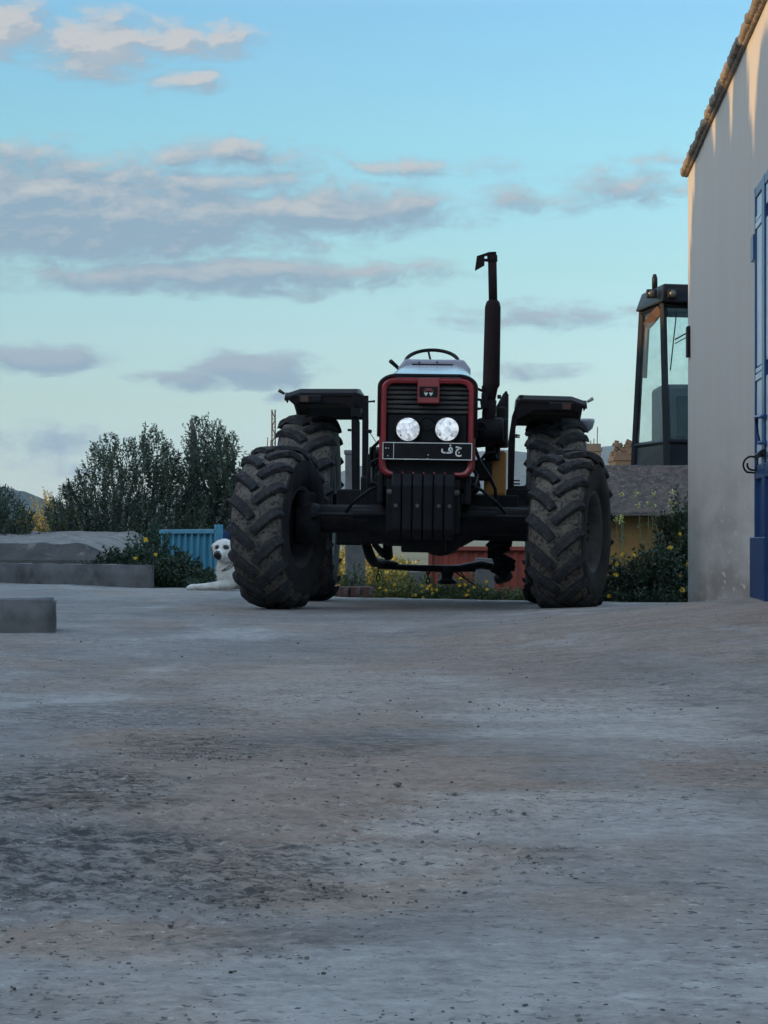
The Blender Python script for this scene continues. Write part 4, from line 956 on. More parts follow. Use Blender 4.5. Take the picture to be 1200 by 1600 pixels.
# hood
YF = -.55
def hood_sec(y, zt, wt_, zb, wb, n=9):
    pts = []
    rc = .12
    for k in range(n):
        a = pi / 2 * k / (n - 1); pts.append((-wt_ + rc - rc * cos(a), zt - rc * .62 + rc * .62 * sin(a)))
    L_ = [(-wb, zb)] + pts; full = L_ + [(-x, z) for x, z in L_[::-1]]
    return [(x, y, z + (.018 * (1 - (x / wt_) ** 2) if z > zt - .05 else 0)) for x, z in full]
gt, gb = T(668, 590, YF).z, T(668, 745, YF).z
gx0, gx1 = T(593, 640, YF).x, T(743, 640, YF).x; gc = (gx0 + gx1) / 2; gw = (gx1 - gx0) / 2
hd = MB(); secs = [(YF + .02, gt - .012, gw - .012), (YF + .4, gt + .05, gw - .02), (.5, gt + .135, gw - .035), (1.0, gt + .20, gw - .06), (1.12, gt + .20, gw - .07)]
vs = []
for y, z, w_ in secs: vs += [(x + gc, yy, zz) for x, yy, zz in hood_sec(y, z, w_, gt - .42, w_ + .005)]
n = len(vs) // len(secs); fs = [(i * n + j, i * n + j + 1, (i + 1) * n + j + 1, (i + 1) * n + j) for i in range(len(secs) - 1) for j in range(n - 1)] + [tuple(range((len(secs) - 1) * n, len(secs) * n))]
hd.add(vs, fs, 0, True); hd.build('hood', M['hood'], troot)
hs = MB(); 
for s in (-1, 1): hs.box((gc + s * (gw - .03), .15, gt - .28), (.02, 1.3, .34))
build_split(hs, 'hood_side', M['red'], troot, bevel=.006)
sl = MB()
vs = [(x + gc, YF - .015, z) for x, _, z in hood_sec(0, gt + .004, gw + .003, gt - .45, gw + .003)]; 
pts = vs
sl.tube(pts, .014, n=6); sl.build('grille_seal', B, troot)

# grille
def rrect(cx, cz, hw, hh, r, n=6):
    out = []
    for (sx, sz, a0) in ((1, 1, 0), (-1, 1, pi / 2), (-1, -1, pi), (1, -1, 3 * pi / 2)):
        for k in range(n + 1):
            a = a0 + pi / 2 * k / n; out.append((cx + sx * (hw - r) + r * cos(a), cz + sz * (hh - r) + r * sin(a)))
    return out
cz, hh = (gt + gb) / 2, (gt - gb) / 2
o_ = rrect(gc, cz, gw, hh, .09); i_ = rrect(gc, cz - .005, gw - .052, hh - .040, .06); m_ = rrect(gc, cz, gw - .02, hh - .015, .085)
fr = MB(); n = len(o_); vs = [(x, YF + .04, z) for x, z in o_] + [(x, YF - .01, z) for x, z in o_] + [(x, YF - .03, z) for x, z in m_] + [(x, YF - .022, z) for x, z in i_] + [(x, YF + .05, z) for x, z in i_]
fr.add(vs, [(k * n + j, k * n + (j + 1) % n, (k + 1) * n + (j + 1) % n, (k + 1) * n + j) for k in range(4) for j in range(n)], 0, True); fr.build('grille_frame', M['red'], troot, bevel=.004)
gm = MB(); gm.box((gc, YF + .06, cz), (2 * gw - .08, .02, 2 * hh - .06))
zc = T(668, 645, YF).z; k = 0; z = gt - .075
while z > zc: gm.box((gc, YF + .03, z), (2 * gw - .107, .035, .016), Matrix.Rotation(.5, 3, 'X'), 1); z -= .036
gm.box((gc, YF + .03, T(668, 672, YF).z), (2 * gw - .13, .04, .22)); gm.box((gc, YF + .035, T(668, 650, YF).z), (2 * gw - .13, .03, .012))
gm.build('grille', [B, mat('dusty_slat', (.035, .034, .035), (.075, .07, .065), rough=.7, scale=8, c3=(.14, .13, .12), s3=40)], troot, bevel=.003)
lg = MB(); zq = T(668, 662, YF).z
lg.tube([(gc + .055 * cos(a * pi / 8), YF + .005, zq + .05 * sin(a * pi / 8)) for a in range(17)], .006, n=5); lg.box((gc + .09, YF + .006, zq - .02), (.012, .01, .07)); lg.build('grille_ornament', M['black'], troot)
eb = MB(); q0, q1 = T(652.5, 591, YF), T(687, 631, YF); eb.box(((q0.x + q1.x) / 2, YF - .005, (q0.z + q1.z) / 2), (q1.x - q0.x, .075, q0.z - q1.z)); emb = eb.build('emblem_block', M['red'], troot, bevel=.008)
pl = MB(); q0, q1 = T(655.5, 604.5, YF), T(684, 621.5, YF); ex, ez = (q0.x + q1.x) / 2, (q0.z + q1.z) / 2; ye = YF - .0435
pl.box((ex, ye - .0025, ez), (q1.x - q0.x, .005, q0.z - q1.z)); bd = pl.build('emblem_plate', B, emb)
tri = MB()
def tri_dn(x, z, w, h, mi): tri.prism([(x - w / 2, ye - .0075, z), (x + w / 2, ye - .0075, z), (x, ye - .0075, z - h)], (0, .002, 0), mi)
tri_dn(ex - .019, ez - .006, .032, .026, 0); tri_dn(ex + .019, ez - .006, .032, .026, 0); tri_dn(ex, ez + .026, .062, .022, 1)
tri_dn(ex - .026, ez + .012, .03, .014, 1); tri_dn(ex + .026, ez + .012, .03, .014, 1)
tri.build('emblem', [M['whitep'], M['red']], emb)
for px in (637.5, 698.5):
    c = T(px, 671, YF); rr = .090
    hb = MB(); hb.lathe([(.05, rr * .9), (-.0, rr + .012), (-.035, rr + .01), (-.035, rr - .002), (.0, rr - .006)], 'y', 36, (c.x, YF + .0, c.z)); h = hb.build('headlight', B, troot)
    gl = MB(); gl.lathe([(-.046, .001), (-.045, rr * .35), (-.041, rr * .7), (-.030, rr * .99)], 'y', 36, (c.x, YF, c.z)); gl.build('lens', M['chromeglass'], h)
    ch_ = MB(); ch_.box((c.x - .052, YF - .0365, c.z - .045), (.011, .008, .012)); ch_.build('dark_spot', B, h)  # small dark square set low on the lens
# number plate
q0, q1 = T(598, 690, YF), T(738, 721, YF); pw, ph = q1.x - q0.x, q0.z - q1.z; pc = Vector(((q0.x + q1.x) / 2, YF - .06, (q0.z + q1.z) / 2))
npb = MB(); npb.box(pc, (pw, .012, ph)); npl = npb.build('number_plate', B, troot, bevel=.003)
bo = MB()
for dx, dz, sx, sz in ((0, ph / 2 - .008, pw - .004, .006), (0, -ph / 2 + .008, pw - .004, .006), (-pw / 2 + .005, 0, .006, ph - .02), (pw / 2 - .005, 0, .006, ph - .02), (-pw / 2 + .085, 0, .004, ph - .022)): bo.box(pc + Vector((dx, -.0075, dz)), (sx, .003, sz))
bo.build('plate_border', M['whitep'], npl)
mk = MB()
for px, py, w_ in ((634, 717.5, .016), (652, 717.5, .012), (668, 717, .014), (669, 711, .008), (606, 712, .008), (603, 700, .012), (607, 700, .006)): q = T(px, py, YF - .06); mk.box((q.x, YF - .0685, q.z), (w_, .003, .007))
mk.build('plate_marks', M['whitep'], npl)
def text(ch_, px, py, size, parent):
    cu = bpy.data.curves.new('letter', 'FONT'); cu.body = ch_; cu.size = size; cu.align_x = 'CENTER'; cu.align_y = 'CENTER'; cu.extrude = .0015; cu.offset = .004
    ob = bpy.data.objects.new('letter', cu); C.objects.link(ob); dg = bpy.context.evaluated_depsgraph_get(); me = bpy.data.meshes.new_from_object(ob.evaluated_get(dg))
    bpy.data.objects.remove(ob); o = bpy.data.objects.new('letter', me); me.materials.clear(); me.materials.append(M['whitep']); C.objects.link(o); o.parent = parent
    xs_ = [v.co.x for v in me.vertices]; ys_ = [v.co.y for v in me.vertices]; a, b = T(px[0], py[0], YF - .06), T(px[1], py[1], YF - .06)
    kx, ky = (b.x - a.x) / (max(xs_) - min(xs_)), (a.z - b.z) / (max(ys_) - min(ys_))
    for v in me.vertices: v.co.x = (v.co.x - min(xs_)) * kx; v.co.y = (v.co.y - min(ys_)) * ky
    o.location = (a.x, YF - .0685, b.z); o.rotation_euler = (pi / 2, 0, 0); return o
text('\u062c', (711.5, 721.5), (697.5, 714), .15, npl); text('\u0641', (689.5, 707.5), (694.5, 709), .15, npl)

bt = MB()
for x in (-.2, -.04, .12, .2): bt.tube([(x, -.735, .80), (x, -.75, .80)], .016, n=6)
bt.tube([(-.27, -.66, .90), (.27, -.66, .90)], .02, n=8); bt.build('weight_bolt', M['rim'], troot)
for pts in ([(-.30, -.30, .98), (-.42, -.32, .92), (-.55, -.26, .82), (-.60, -.2, .75)], [(.30, -.30, 1.0), (.44, -.34, .93), (.56, -.27, .83), (.62, -.2, .76)], [(.33, .1, 1.15), (.40, -.1, 1.05), (.38, -.3, .95), (.30, -.38, .92)], [(-.33, .05, 1.2), (-.41, -.1, 1.1), (-.40, -.3, .98), (-.3, -.38, .95)], [(-.35, .5, 1.3), (-.40, .2, 1.2), (-.37, -.1, 1.25), (-.36, -.3, 1.2)]):
    h_ = MB(); h_.tube(pts, .013, n=7); h_.build('hose', B, troot)
for sx in (-1, 1):
    for k in range(4):
        b_ = MB(); z_ = 1.1 + k * .17; b_.tube([(gc + sx * (gw - .028), YF - .022, z_), (gc + sx * (gw - .028), YF - .034, z_)], .008, n=6); b_.build('frame_screw', M['rim'], troot)
# dash, steering wheel
YD = 1.15
da = MB(); z0, z1 = gt + .19, T(670, 561, YD).z
da.prism([(gc - .29, YD, z0 - .15), (gc + .31, YD, z0 - .15), (gc + .31, YD, z0 + .01), (gc + .255, YD + .02, z1), (gc - .235, YD + .02, z1), (gc - .29, YD, z0 + .01)], (0, .25, 0)); da.build('dashboard', M['grey'], troot, bevel=.02)
ds = MB(); q = T(676, 570, YD); ds.box((q.x, YD - .004, q.z), (.34, .02, .014)); ds.box((q.x, YD - .012, q.z - .008), (.12, .02, .022)); ds.build('dash_slot', B, troot, bevel=.003)
for px in (655, 683):
    q = T(px, 566, YD); k_ = MB(); k_.tube([(q.x, YD - .002, q.z), (q.x, YD + .03, q.z)], .007, n=8); k_.build('dash_screw', B, troot)
sw = MB(); c = T(675, 566, 1.62); tilt = Matrix.Rotation(R(32), 3, 'X'); rr = .225
ring = [c + tilt @ Vector((cos(a * pi / 24) * rr, sin(a * pi / 24) * rr, 0)) for a in range(49)]; sw.tube(ring, .016, n=8, cap=False)
for a in (100, 220, 340): sw.tube([c + tilt @ Vector((0, 0, -.04)), c + tilt @ Vector((cos(R(a)) * rr, sin(R(a)) * rr, 0))], .010, n=6)
sw.tube([c + tilt @ Vector((0, 0, -.35)), c + tilt @ Vector((0, 0, -.02))], [.03, .03], n=10); sw.build('steering_wheel', B, troot)
lv = MB(); a, b = T(619, 572, 1.3), T(610, 564, 1.25); lv.tube([a + Vector((.1, 0, -.1)), a, b], [.008, .016, .018], n=8); lv.build('lever', B, troot)
se = MB(); se.box((.03, 2.25, 1.38), (.48, .45, .12)); se.box((.03, 2.46, 1.62), (.46, .1, .36)); se.build('seat', B, troot, bevel=.04)

# exhaust
ex_ = MB(); b0, b1, m0, m1, p1 = T(763, 690, .1), T(764, 645, .1), T(767.5, 602, .1), T(770.5, 476, .1), T(769, 397, .1)
ex_.tube([T(745, 690, .3), b0, b1, T(766, 625, .1)], [.05, .055, .055, .05], n=14)
exo = ex_.build('exhaust', M['rust'], troot)
mu = MB(); mu.tube([T(764.5, 628, .1), T(765, 606, .1), m0, T(770, 480, .1), T(770.4, 472, .1), T(770.4, 469, .1)], [.046, .064, .067, .062, .052, .036], n=18); mu.build('muffler', M['rust'], exo)
pp = MB(); pp.tube([T(770.4, 471, .1), p1], [.034, .034], n=14); pp.tube([T(769.3, 409, .1), T(769.1, 399, .1)], [.04, .04], n=14); pp.build('pipe', M['rust'], exo)
rfp = MB(); t0, t1 = T(776, 393, .1), T(747, 400.5, .1)
def pl4(pts, th): rfp.prism(pts, (0, th, 0))
rfp.prism([T(764, 393.5, .06), T(775.5, 393, .06), T(775.5, 396, .06), T(765, 397, .06), T(745, 402.5, .06), T(745, 400, .06)], (0, .08, 0))
rfp.prism([T(745, 400, .06), T(757, 397, .06), T(757, 413, .06), T(742, 421.5, .06)], (0, .09, 0)); rfp.prism([T(755, 404, .08), T(766, 404, .08), T(766, 408, .08), T(755, 408, .08)], (0, .04, 0)); rfp.build('rain_flap', M['rust'], exo, bevel=.003)

# intake blade, brackets and pipes beside the engine
gr = MB(); gr.prism([T(789, 611, .45), T(793, 610.5, .45), T(792, 640, .45), T(792, 700, .45), T(777, 700, .45), T(779.5, 632, .45)], (0, .05, 0)); gr.tube([T(791, 614, .47), T(785, 636, .47), T(784, 700, .47)], [.02, .05, .05], n=10); gr.build('air_intake', B, troot, bevel=.012)
mn = MB(); a, b = T(746, 652, .25), T(792, 698, .25); mn.box((a + b) / 2, (b.x - a.x, .3, .2)); mn.tube([T(750, 672, .1), T(786, 672, .1)], .1, n=14); mn.tube([T(770, 650, .3), T(770, 720, .3)], .06, n=10)
mn.box(T(783, 668, .3), (.07, .2, .32)); mn.build('air_cleaner', E, troot, bevel=.015)
cl = MB(); ring = [T(751 + 6.2 * cos(a * pi / 12), 666 + 6.2 * sin(a * pi / 12), .0) for a in range(25)]; cl.tube(ring, .012, n=6, cap=False); cl.tube([T(751, 660, 0), T(751, 672, 0)], .004, n=4); cl.tube([T(745, 666, 0), T(757, 666, 0)], .004, n=4); cl.build('fan_guard', B, troot)
bk = MB(); bk.tube([T(744, 624, -.2), T(752, 625, -.2), T(753.5, 638, -.2), T(744, 639, -.2)], .014, n=6); bk.tube([T(757, 612, .1), T(740, 605, .1)], .012, n=6); bk.box(T(757, 626, .06), (.05, .06, .12)); bk.box(T(780, 620, .1), (.03, .04, .03)); build_split(bk, 'bracket', B, troot, bevel=.003)
hz = MB()
hz.tube([T(742, 700, -.3), T(750, 722, -.25), T(765, 745, -.2), T(774, 765, -.15), T(775, 790, -.1)], .014, n=7); hz.tube([T(752, 718, .0), T(760, 708, .0), T(772, 707, 0), T(776, 715, .1)], .012, n=7); hz.tube([T(742, 692, -.5), T(741.5, 728, -.5)], .006, n=5)
hz.tube([T(760, 695, .2), T(760, 716, .2)], .009, n=5); hz.tube([T(774, 698, .2), T(768, 714, .2)], .008, n=5); hz.tube([T(592, 690, -.3), T(582, 700, -.2), T(580, 712, -.1), T(584, 730, 0)], .014, n=7)
hz.tube([T(594, 716, -.2), T(581, 722, -.1), T(579, 738, 0)], .012, n=7); hz.tube([T(578, 676, .3), T(587, 690, .2)], .004, n=4); build_split(hz, 'hose', B, troot)
of = MB(); q0, q1 = T(757, 706, .62), T(790, 776, .62); of.box((q0 + q1) / 2, (q1.x - q0.x, .5, q0.z - q1.z)); of.build('fuel_tank', M['ochre'], troot, bevel=.02)
tk = MB(); tk.box(T(755, 735, .4), (.14, .25, .16)); tk.box(T(768, 790, .5), (.42, .5, .16)); tk.tube([T(752, 800, .3), T(815, 806, .3)], .03, n=8); tk.build('battery_tray', E, troot, bevel=.012)
# left side: step box, pump and tanks behind the front wheel
lt = MB(); q0, q1 = T(529, 765, 1.2), T(566, 852, 1.2); lt.box((q0 + q1) / 2, (q1.x - q0.x, .5, q0.z - q1.z)); q0, q1 = T(566, 745, .9), T(600, 850, .9); lt.box((q0 + q1) / 2, (q1.x - q0.x, .5, q0.z - q1.z))
lt.box(T(590, 735, .3), (.16, .3, .25)); lt.box(T(583, 712, .2), (.06, .1, .14)); lt.build('tool_box', E, troot, bevel=.015)
mdk = MB(); q0, q1 = T(740, 790, .8), T(826, 846, .8); mdk.box((q0 + q1) / 2, (q1.x - q0.x, .6, (q0.z - q1.z))); mdk.build('step_plate', E, troot, bevel=.012)

# fenders
def fender(s):
    xi, xo = (.72, 1.32) if s > 0 else (-.60, -1.25)
    zt = T(860, 618, 1.75).z if s > 0 else T(500, 606, 1.75).z
    path = [(1.62, zt - .045), (1.70, zt - .005), (2.1, zt + .02), (2.5, zt + .0), (2.85, zt - .07), (3.08, zt - .17)]
    mb = MB(); th = .012
    xs = [xi, xi + s * .03, xo - s * .13, xo]
    vs = []
    for (y, z) in path:
        for x, dz in zip(xs, (-.045, 0, -.006, -.05)): vs.append((x, y, z + dz))
    n = 4
    for (y, z) in path:
        for x, dz in zip(xs, (-.045, 0, -.006, -.05)): vs.append((x, y + .0, z + dz - .03))
    k = len(path); fs = []
    for i in range(k - 1):
        for j in range(n - 1): a = i * n + j; fs += [(a, a + 1, a + n + 1, a + n), (k * n + a, k * n + a + n, k * n + a + n + 1, k * n + a + 1)]
        for j in (0, n - 1): a = i * n + j; fs.append((a, a + n, k * n + a + n, k * n + a))
    for i in (0, k - 1):
        for j in range(n - 1): a = i * n + j; fs.append((a, a + 1, k * n + a + 1, k * n + a))
    mb.add(vs, fs, 0, False)
    # downturned outer lip and inner side wall
    for (y, z), (y2, z2) in zip(path, path[1:]):
        mb.prism([(xo, y, z - .04), (xo, y2, z2 - .04), (xo - s * .02, y2, z2 - .095), (xo - s * .02, y, z - .095)], ((-.015 if s > 0 else .015), 0, 0))
    inner = [(xi, y, z - .04) for y, z in path] + [(xi, 3.06, zt - .27), (xi, 2.45, zt - .24), (xi, 1.95, zt - .22), (xi, 1.66, zt - .16)]
    mb.prism(inner, ((.015 if s > 0 else -.015), 0, 0))
    # front face under the top, carrying the lamp
    mb.prism([(xi, 1.63, zt - .05), (xo - s * .13, 1.63, zt - .046), (xo, 1.63, zt - .085), (xo - s * .08, 1.63, zt - .15), (xi + s * .16, 1.63, zt - .135), (xi, 1.63, zt - .23)], (0, .02, 0))
    f = mb.build('fender', M['darkred'], troot, bevel=.006)
    lb = MB(); c = Vector((xo - s * .22, 1.60, zt - .105)); lb.box(c, (.2, .06, .065)); l = lb.build('fender_lamp', B, f, bevel=.01)
    le = MB(); le.box(c + Vector((s * .045, -.033, 0)), (.07, .012, .05)); le.build('lens', M['orange'], l); 
    kn = MB(); kn.tube([(xo, 1.64, zt - .06), (xo + s * .05, 1.64, zt - .03)], [.012, .018], n=6); kn.build('marker_lamp', M['orange'] if s < 0 else M['grey'], f)
    return f
fender(1); fender(-1)
su = MB()
su.prism([T(812, 617, 1.62), T(818, 617, 1.62), T(806, 655, 1.62), T(802, 790, 1.62), T(793, 790, 1.62), T(794, 690, 1.62), T(800, 650, 1.62)], (0, .05, 0)); su.tube([T(806, 681, 1.6), T(808, 681, 1.6)], .02, n=6)
for py in (680, 683, 751, 756): su.box(T(806, py, 1.6), (.07, .05, .012))
su.build('fender_support', M['darkred'], troot, bevel=.005)
su = MB(); su.prism([T(566, 618, 1.6), T(575.5, 618, 1.6), T(575.5, 850, 1.6), T(565, 850, 1.6)], (0, .05, 0)); su.prism([T(549, 628, 1.62), T(553, 628, 1.62), T(562, 660, 1.62), T(562, 780, 1.62), T(550, 780, 1.62), T(549, 680, 1.62)], (0, .04, 0))
su.box(T(556, 645, 1.6), (.08, .06, .07)); su.box(T(546, 672, 1.6), (.03, .05, .02)); su.tube([T(573, 628, 1.58), T(584, 627, 1.55)], .009, n=6); su.tube([T(583, 627, 1.55), T(586, 627, 1.55)], .012, n=6); su.tube([T(574, 674, 1.57), T(580, 674, 1.55)], .017, n=8)
su.prism([T(553, 612, 1.64), T(567, 617, 1.64), T(567, 640, 1.64), T(548, 628, 1.64)], (0, .03, 0)); su.build('fender_support', B, troot, bevel=.004)
pf = MB(); q0, q1 = T(800, 765, 1.75), T(822, 800, 1.75); pf.box((q0 + q1) / 2, (q1.x - q0.x + .1, .6, q0.z - q1.z)); pf.box((.55, 1.8, .86), (.4, .7, .06)); pf.box((-.5, 1.8, .86), (.4, .7, .06)); pf.box(T(812, 766, 1.6), (.12, .2, .07)); build_split(pf, 'footplate', E, troot, bevel=.008)
wl = MB(); q = T(917, 664, 2.9); wl.lathe([(.055, .001), (.055, .068), (.03, .07), (-.03, .052), (-.06, .02), (-.06, .001)], 'z', 18, q); wl.tube([q + Vector((0, 0, -.03)), q + Vector((-.12, 0, -.1))], .014, n=5); wl.build('work_lamp', M['grey'], troot)

# rear linkage seen below
YL = 2.95
dw = MB(); dw.tube([T(590, 884, YL), T(660, 888, YL), T(712, 889, YL), T(752, 882, YL), T(790, 889, YL)], [.035, .038, .045, .05, .04], n=8, flat=.8); dw.box(T(690, 888, YL), (.62, .07, .055)); dw.build('drawbar', B, troot, bevel=.008)
pv = MB(); c = T(699, 888, YL); pv.lathe([(.02, .03), (.02, .062), (-.09, .055), (-.1, .075), (-.125, .095), (-.14, .085), (-.145, .01)], 'z', 20, c); pv.build('hitch_pin', B, troot)
ll = MB(); ll.tube([T(770, 850, 2.6), T(778, 870, 2.8), T(790, 900, 3.0), T(776, 906, 3.05)], [.05, .06, .07, .05], n=8); ll.box(T(786, 884, 2.9), (.16, .2, .2), Matrix.Rotation(.5, 3, 'Y')); ll.tube([T(782, 858, 2.6), T(795, 853, 2.6)], .05, n=8); ll.tube([T(794, 886, 2.9), T(804, 886, 2.9)], .04, n=8)
ll.box(T(768, 862, 2.7), (.07, .1, .12)); ll.tube([T(774, 866, 2.6), T(806, 886, 2.6)], .009, n=5); ll.build('lower_link', E, troot, bevel=.01)
l2 = MB(); l2.tube([T(572, 850, 2.6), T(578, 868, 2.75), T(584, 878, 2.85), T(600, 880, 2.95), T(622, 884, 2.95)], [.045, .05, .05, .04, .035], n=8); l2.tube([T(592, 862, 2.8), T(610, 862, 2.8)], .04, n=8); l2.tube([T(605, 845, 2.7), T(607, 872, 2.8)], .045, n=8); l2.tube([T(585, 850, 2.6), T(600, 868, 2.8)], .03, n=8); l2.build('lower_link', E, troot, bevel=.01)
cn = MB()
def link(c, ang):
    pts = [c + Matrix.Rotation(ang, 3, 'Z') @ Vector((cos(a * pi / 6) * .016, 0, sin(a * pi / 6) * .03)) for a in range(13)]; cn.tube(pts, .006, n=5, cap=False)
for (px, py0, py1) in ((591, 880, 902), (669, 892, 908)):
    q0, q1 = T(px, py0, YL), T(px, py1, YL); k = int((q0.z - q1.z) / .045) + 1
    for i in range(k): link(q0.lerp(q1, i / max(1, k - 1)), (i % 2) * pi / 2)
cn.build('check_chain', B, troot)
sp = MB(); sp.tube([T(705, 890, YL), T(742, 914, YL)], .006, n=5); sp.tube([T(720, 893, YL), T(728, 906, YL)], .006, n=5); sp.tube([T(762, 855, 2.5), T(770, 845, 2.5), T(800, 850, 2.5)], .03, n=7); build_split(sp, 'lift_rod', B, troot)

# ------------------------------------------------------------------ the dog
def dog():
    k = 150.4; X0, Y0 = -1.69, 23.4; z0 = ground_z(X0, Y0)
    bm = bmesh.new()
    def ball(c, r, rot=None):
        q = bmesh.ops.create_icosphere(bm, subdivisions=3, radius=1)
        mt = Matrix.Translation(c) @ (rot.to_4x4() if rot else Matrix()) @ Matrix.Diagonal((*r, 1)); bmesh.ops.transform(bm, matrix=mt, verts=q['verts'])
    def limb(pts, rs):
        for (a, ra), (b, rb) in zip(zip(pts, rs), list(zip(pts, rs))[1:]):
            a, b = Vector(a), Vector(b); n = max(2, int((b - a).length / .02))
            for i in range(n + 1): t = i / n; r_ = ra + (rb - ra) * t; ball(a.lerp(b, t), (r_, r_, r_))
    H = Vector((.030, -.06, .405))
    ball(H, (.120, .118, .110)); ball(H + Vector((-.012, -.03, .02)), (.085, .09, .075)); ball(H + Vector((.02, -.02, -.05)), (.095, .095, .075)); ball(H + Vector((-.045, -.03, -.035)), (.06, .07, .06))
    limb([H + Vector((-.01, -.06, -.02)), H + Vector((-.045, -.155, -.048))], [.064, .046]); ball(H + Vector((-.04, -.13, -.07)), (.042, .05, .03))
    limb([H + Vector((.02, .03, -.03)), (.07, .05, .24), (.10, .08, .16)], [.088, .105, .135]); ball((.065, -.01, .19), (.115, .10, .15)); ball((.05, .0, .28), (.09, .09, .09))
    limb([(.10, .10, .165), (.35, .25, .165), (.62, .42, .15)], [.135, .15, .14]); ball((.66, .38, .12), (.15, .12, .12))
    limb([(.12, -.04, .13), (.07, -.06, .065), (-.10, -.07, .042), (-.24, -.075, .036), (-.285, -.08, .03)], [.065, .05, .036, .032, .033]); ball((-.29, -.085, .027), (.046, .035, .026))
    limb([(.13, .10, .13), (.09, .12, .06), (-.06, .05, .040), (-.16, .03, .034)], [.06, .048, .035, .032]); ball((-.17, .025, .027), (.042, .033, .026))
    limb([(.66, .30, .10), (.5, .16, .06), (.42, .12, .04)], [.08, .05, .035]); limb([(.72, .5, .1), (.9, .42, .05), (1.0, .3, .035)], [.045, .035, .02])
    # ears
    for s in (-1, 1):
        e = H + Vector((s * .095 + .002, -.0, .045)); limb([e, e + Vector((s * .02, -.008, -.02)), e + Vector((s * .012, .0, -.06))], [.024, .02, .012])
    me = bpy.data.meshes.new('tmp'); bm.to_mesh(me); bm.free(); ob = bpy.data.objects.new('tmp', me); C.objects.link(ob)
    rm = ob.modifiers.new('r', 'REMESH'); rm.mode = 'VOXEL'; rm.voxel_size = .008; sm_ = ob.modifiers.new('s', 'SMOOTH'); sm_.factor = .5; sm_.iterations = 4
    dg = bpy.context.evaluated_depsgraph_get(); me2 = bpy.data.meshes.new_from_object(ob.evaluated_get(dg)); bpy.data.objects.remove(ob)
    for v in me2.vertices:
        v.co += v.normal * (.005 * noise.noise(Vector((v.co.x * 60, v.co.y * 60, v.co.z * 25))) + .004 * noise.noise(v.co * 22))
        if v.co.z < .004: v.co.z = .004
    for p in me2.polygons: p.use_smooth = True
    # coat: cream white with a dark muzzle, eye patches and dark ear tips
    m = mat('dog_coat', (.80, .75, .70), (.64, .59, .54), rough=.9, scale=18, bump=.6, bscale=90, bdist=.006)
    nt = m.node_tree; N, L = nt.nodes, nt.links; b = N['Principled BSDF']; src = b.inputs['Base Color'].links[0].from_socket
    tc = N.new('ShaderNodeTexCoord')
    def patch(src, c, r_, colr, soft=.5):
        a = N.new('ShaderNodeVectorMath'); a.operation = 'SUBTRACT'; a.inputs[1].default_value = c; L.new(tc.outputs['Object'], a.inputs[0])
        q = N.new('ShaderNodeVectorMath'); q.operation = 'DIVIDE'; q.inputs[1].default_value = r_; L.new(a.outputs[0], q.inputs[0])
        l = N.new('ShaderNodeVectorMath'); l.operation = 'LENGTH'; L.new(q.outputs[0], l.inputs[0])
        nz = N.new('ShaderNodeTexNoise'); nz.inputs['Scale'].default_value = 60; L.new(tc.outputs['Object'], nz.inputs['Vector'])
        ad = N.new('ShaderNodeMath'); ad.operation = 'ADD'; L.new(l.outputs['Value'], ad.inputs[0])
        sc = N.new('ShaderNodeMath'); sc.operation = 'MULTIPLY_ADD'; sc.inputs[1].default_value = .5; sc.inputs[2].default_value = -.25; L.new(nz.outputs[0], sc.inputs[0]); L.new(sc.outputs[0], ad.inputs[1])
        mr = N.new('ShaderNodeMapRange'); mr.inputs[1].default_value = 1 + soft * .3; mr.inputs[2].default_value = 1 - soft * .3; L.new(ad.outputs[0], mr.inputs[0])
        mx = N.new('ShaderNodeMix'); mx.data_type = 'RGBA'; mx.inputs[7].default_value = (*colr, 1); L.new(mr.outputs[0], mx.inputs[0]); L.new(src, mx.inputs[6]); return mx.outputs[2]
    mz = H + Vector((-.05, -.175, -.058)); src = patch(src, mz, (.040, .062, .052), (.012, .011, .014))
    src = patch(src, H + Vector((.098, -.01, .02)), (.03, .05, .05), (.05, .035, .03)); src = patch(src, H + Vector((-.115, -.01, -.02)), (.03, .05, .06), (.12, .09, .075), 1)
    src = patch(src, H + Vector((-.062, -.105, .028)), (.026, .04, .024), (.02, .016, .017), .8); src = patch(src, H + Vector((.03, -.115, .028)), (.032, .04, .024), (.02, .016, .017), .8)
    L.new(src, b.inputs['Base Color'])
    body = bpy.data.objects.new('dog', me2); C.objects.link(body); me2.materials.clear(); me2.materials.append(m); body.location = (X0, Y0, z0); body.scale = (1.07, 1.07, 1.04)
    tag(body, 'white dog with black muzzle lying beside the left front tyre', 'dog')
    fb = MB(); r = random.Random(9); nv = len(me2.vertices)
    nose_c = H + Vector((-.05, -.18, -.05))
    for i in range(9000):
        v = me2.vertices[r.randrange(nv)]; p_ = v.co
        if (p_ - nose_c).length < .085 or p_.y > .55: continue
        near = (p_ - H).length < .15
        l_ = r.uniform(.010, .018) if near else r.uniform(.018, .036); dr_ = (v.normal * .55 + Vector((r.gauss(.15, .25), r.gauss(0, .25), -.75))).normalized()
        leaf(fb, p_ - v.normal * .002, dr_, l_, .0045, r)
    fb.build('fur', m, body, fix=False)
    for q in (Vector((-.060, -.112, .026)), Vector((.028, -.122, .026))):
        e = MB(); c = H + q; e.lathe([(-.016, .001), (-.012, .011), (0, .016), (.012, .011), (.016, .001)], 'y', 14, c); e.build('eye', mat('dog_eye', (.012, .008, .007), rough=.1), body)
    e = MB(); c = H + Vector((-.052, -.203, -.036)); e.lathe([(-.012, .001), (-.009, .014), (0, .02), (.012, .016), (.02, .002)], 'y', 14, c); e.build('nose', mat('dog_nose', (.01, .01, .012), rough=.3), body)
    cb = MB()   # speckled collar
    for i in range(25):
        pass
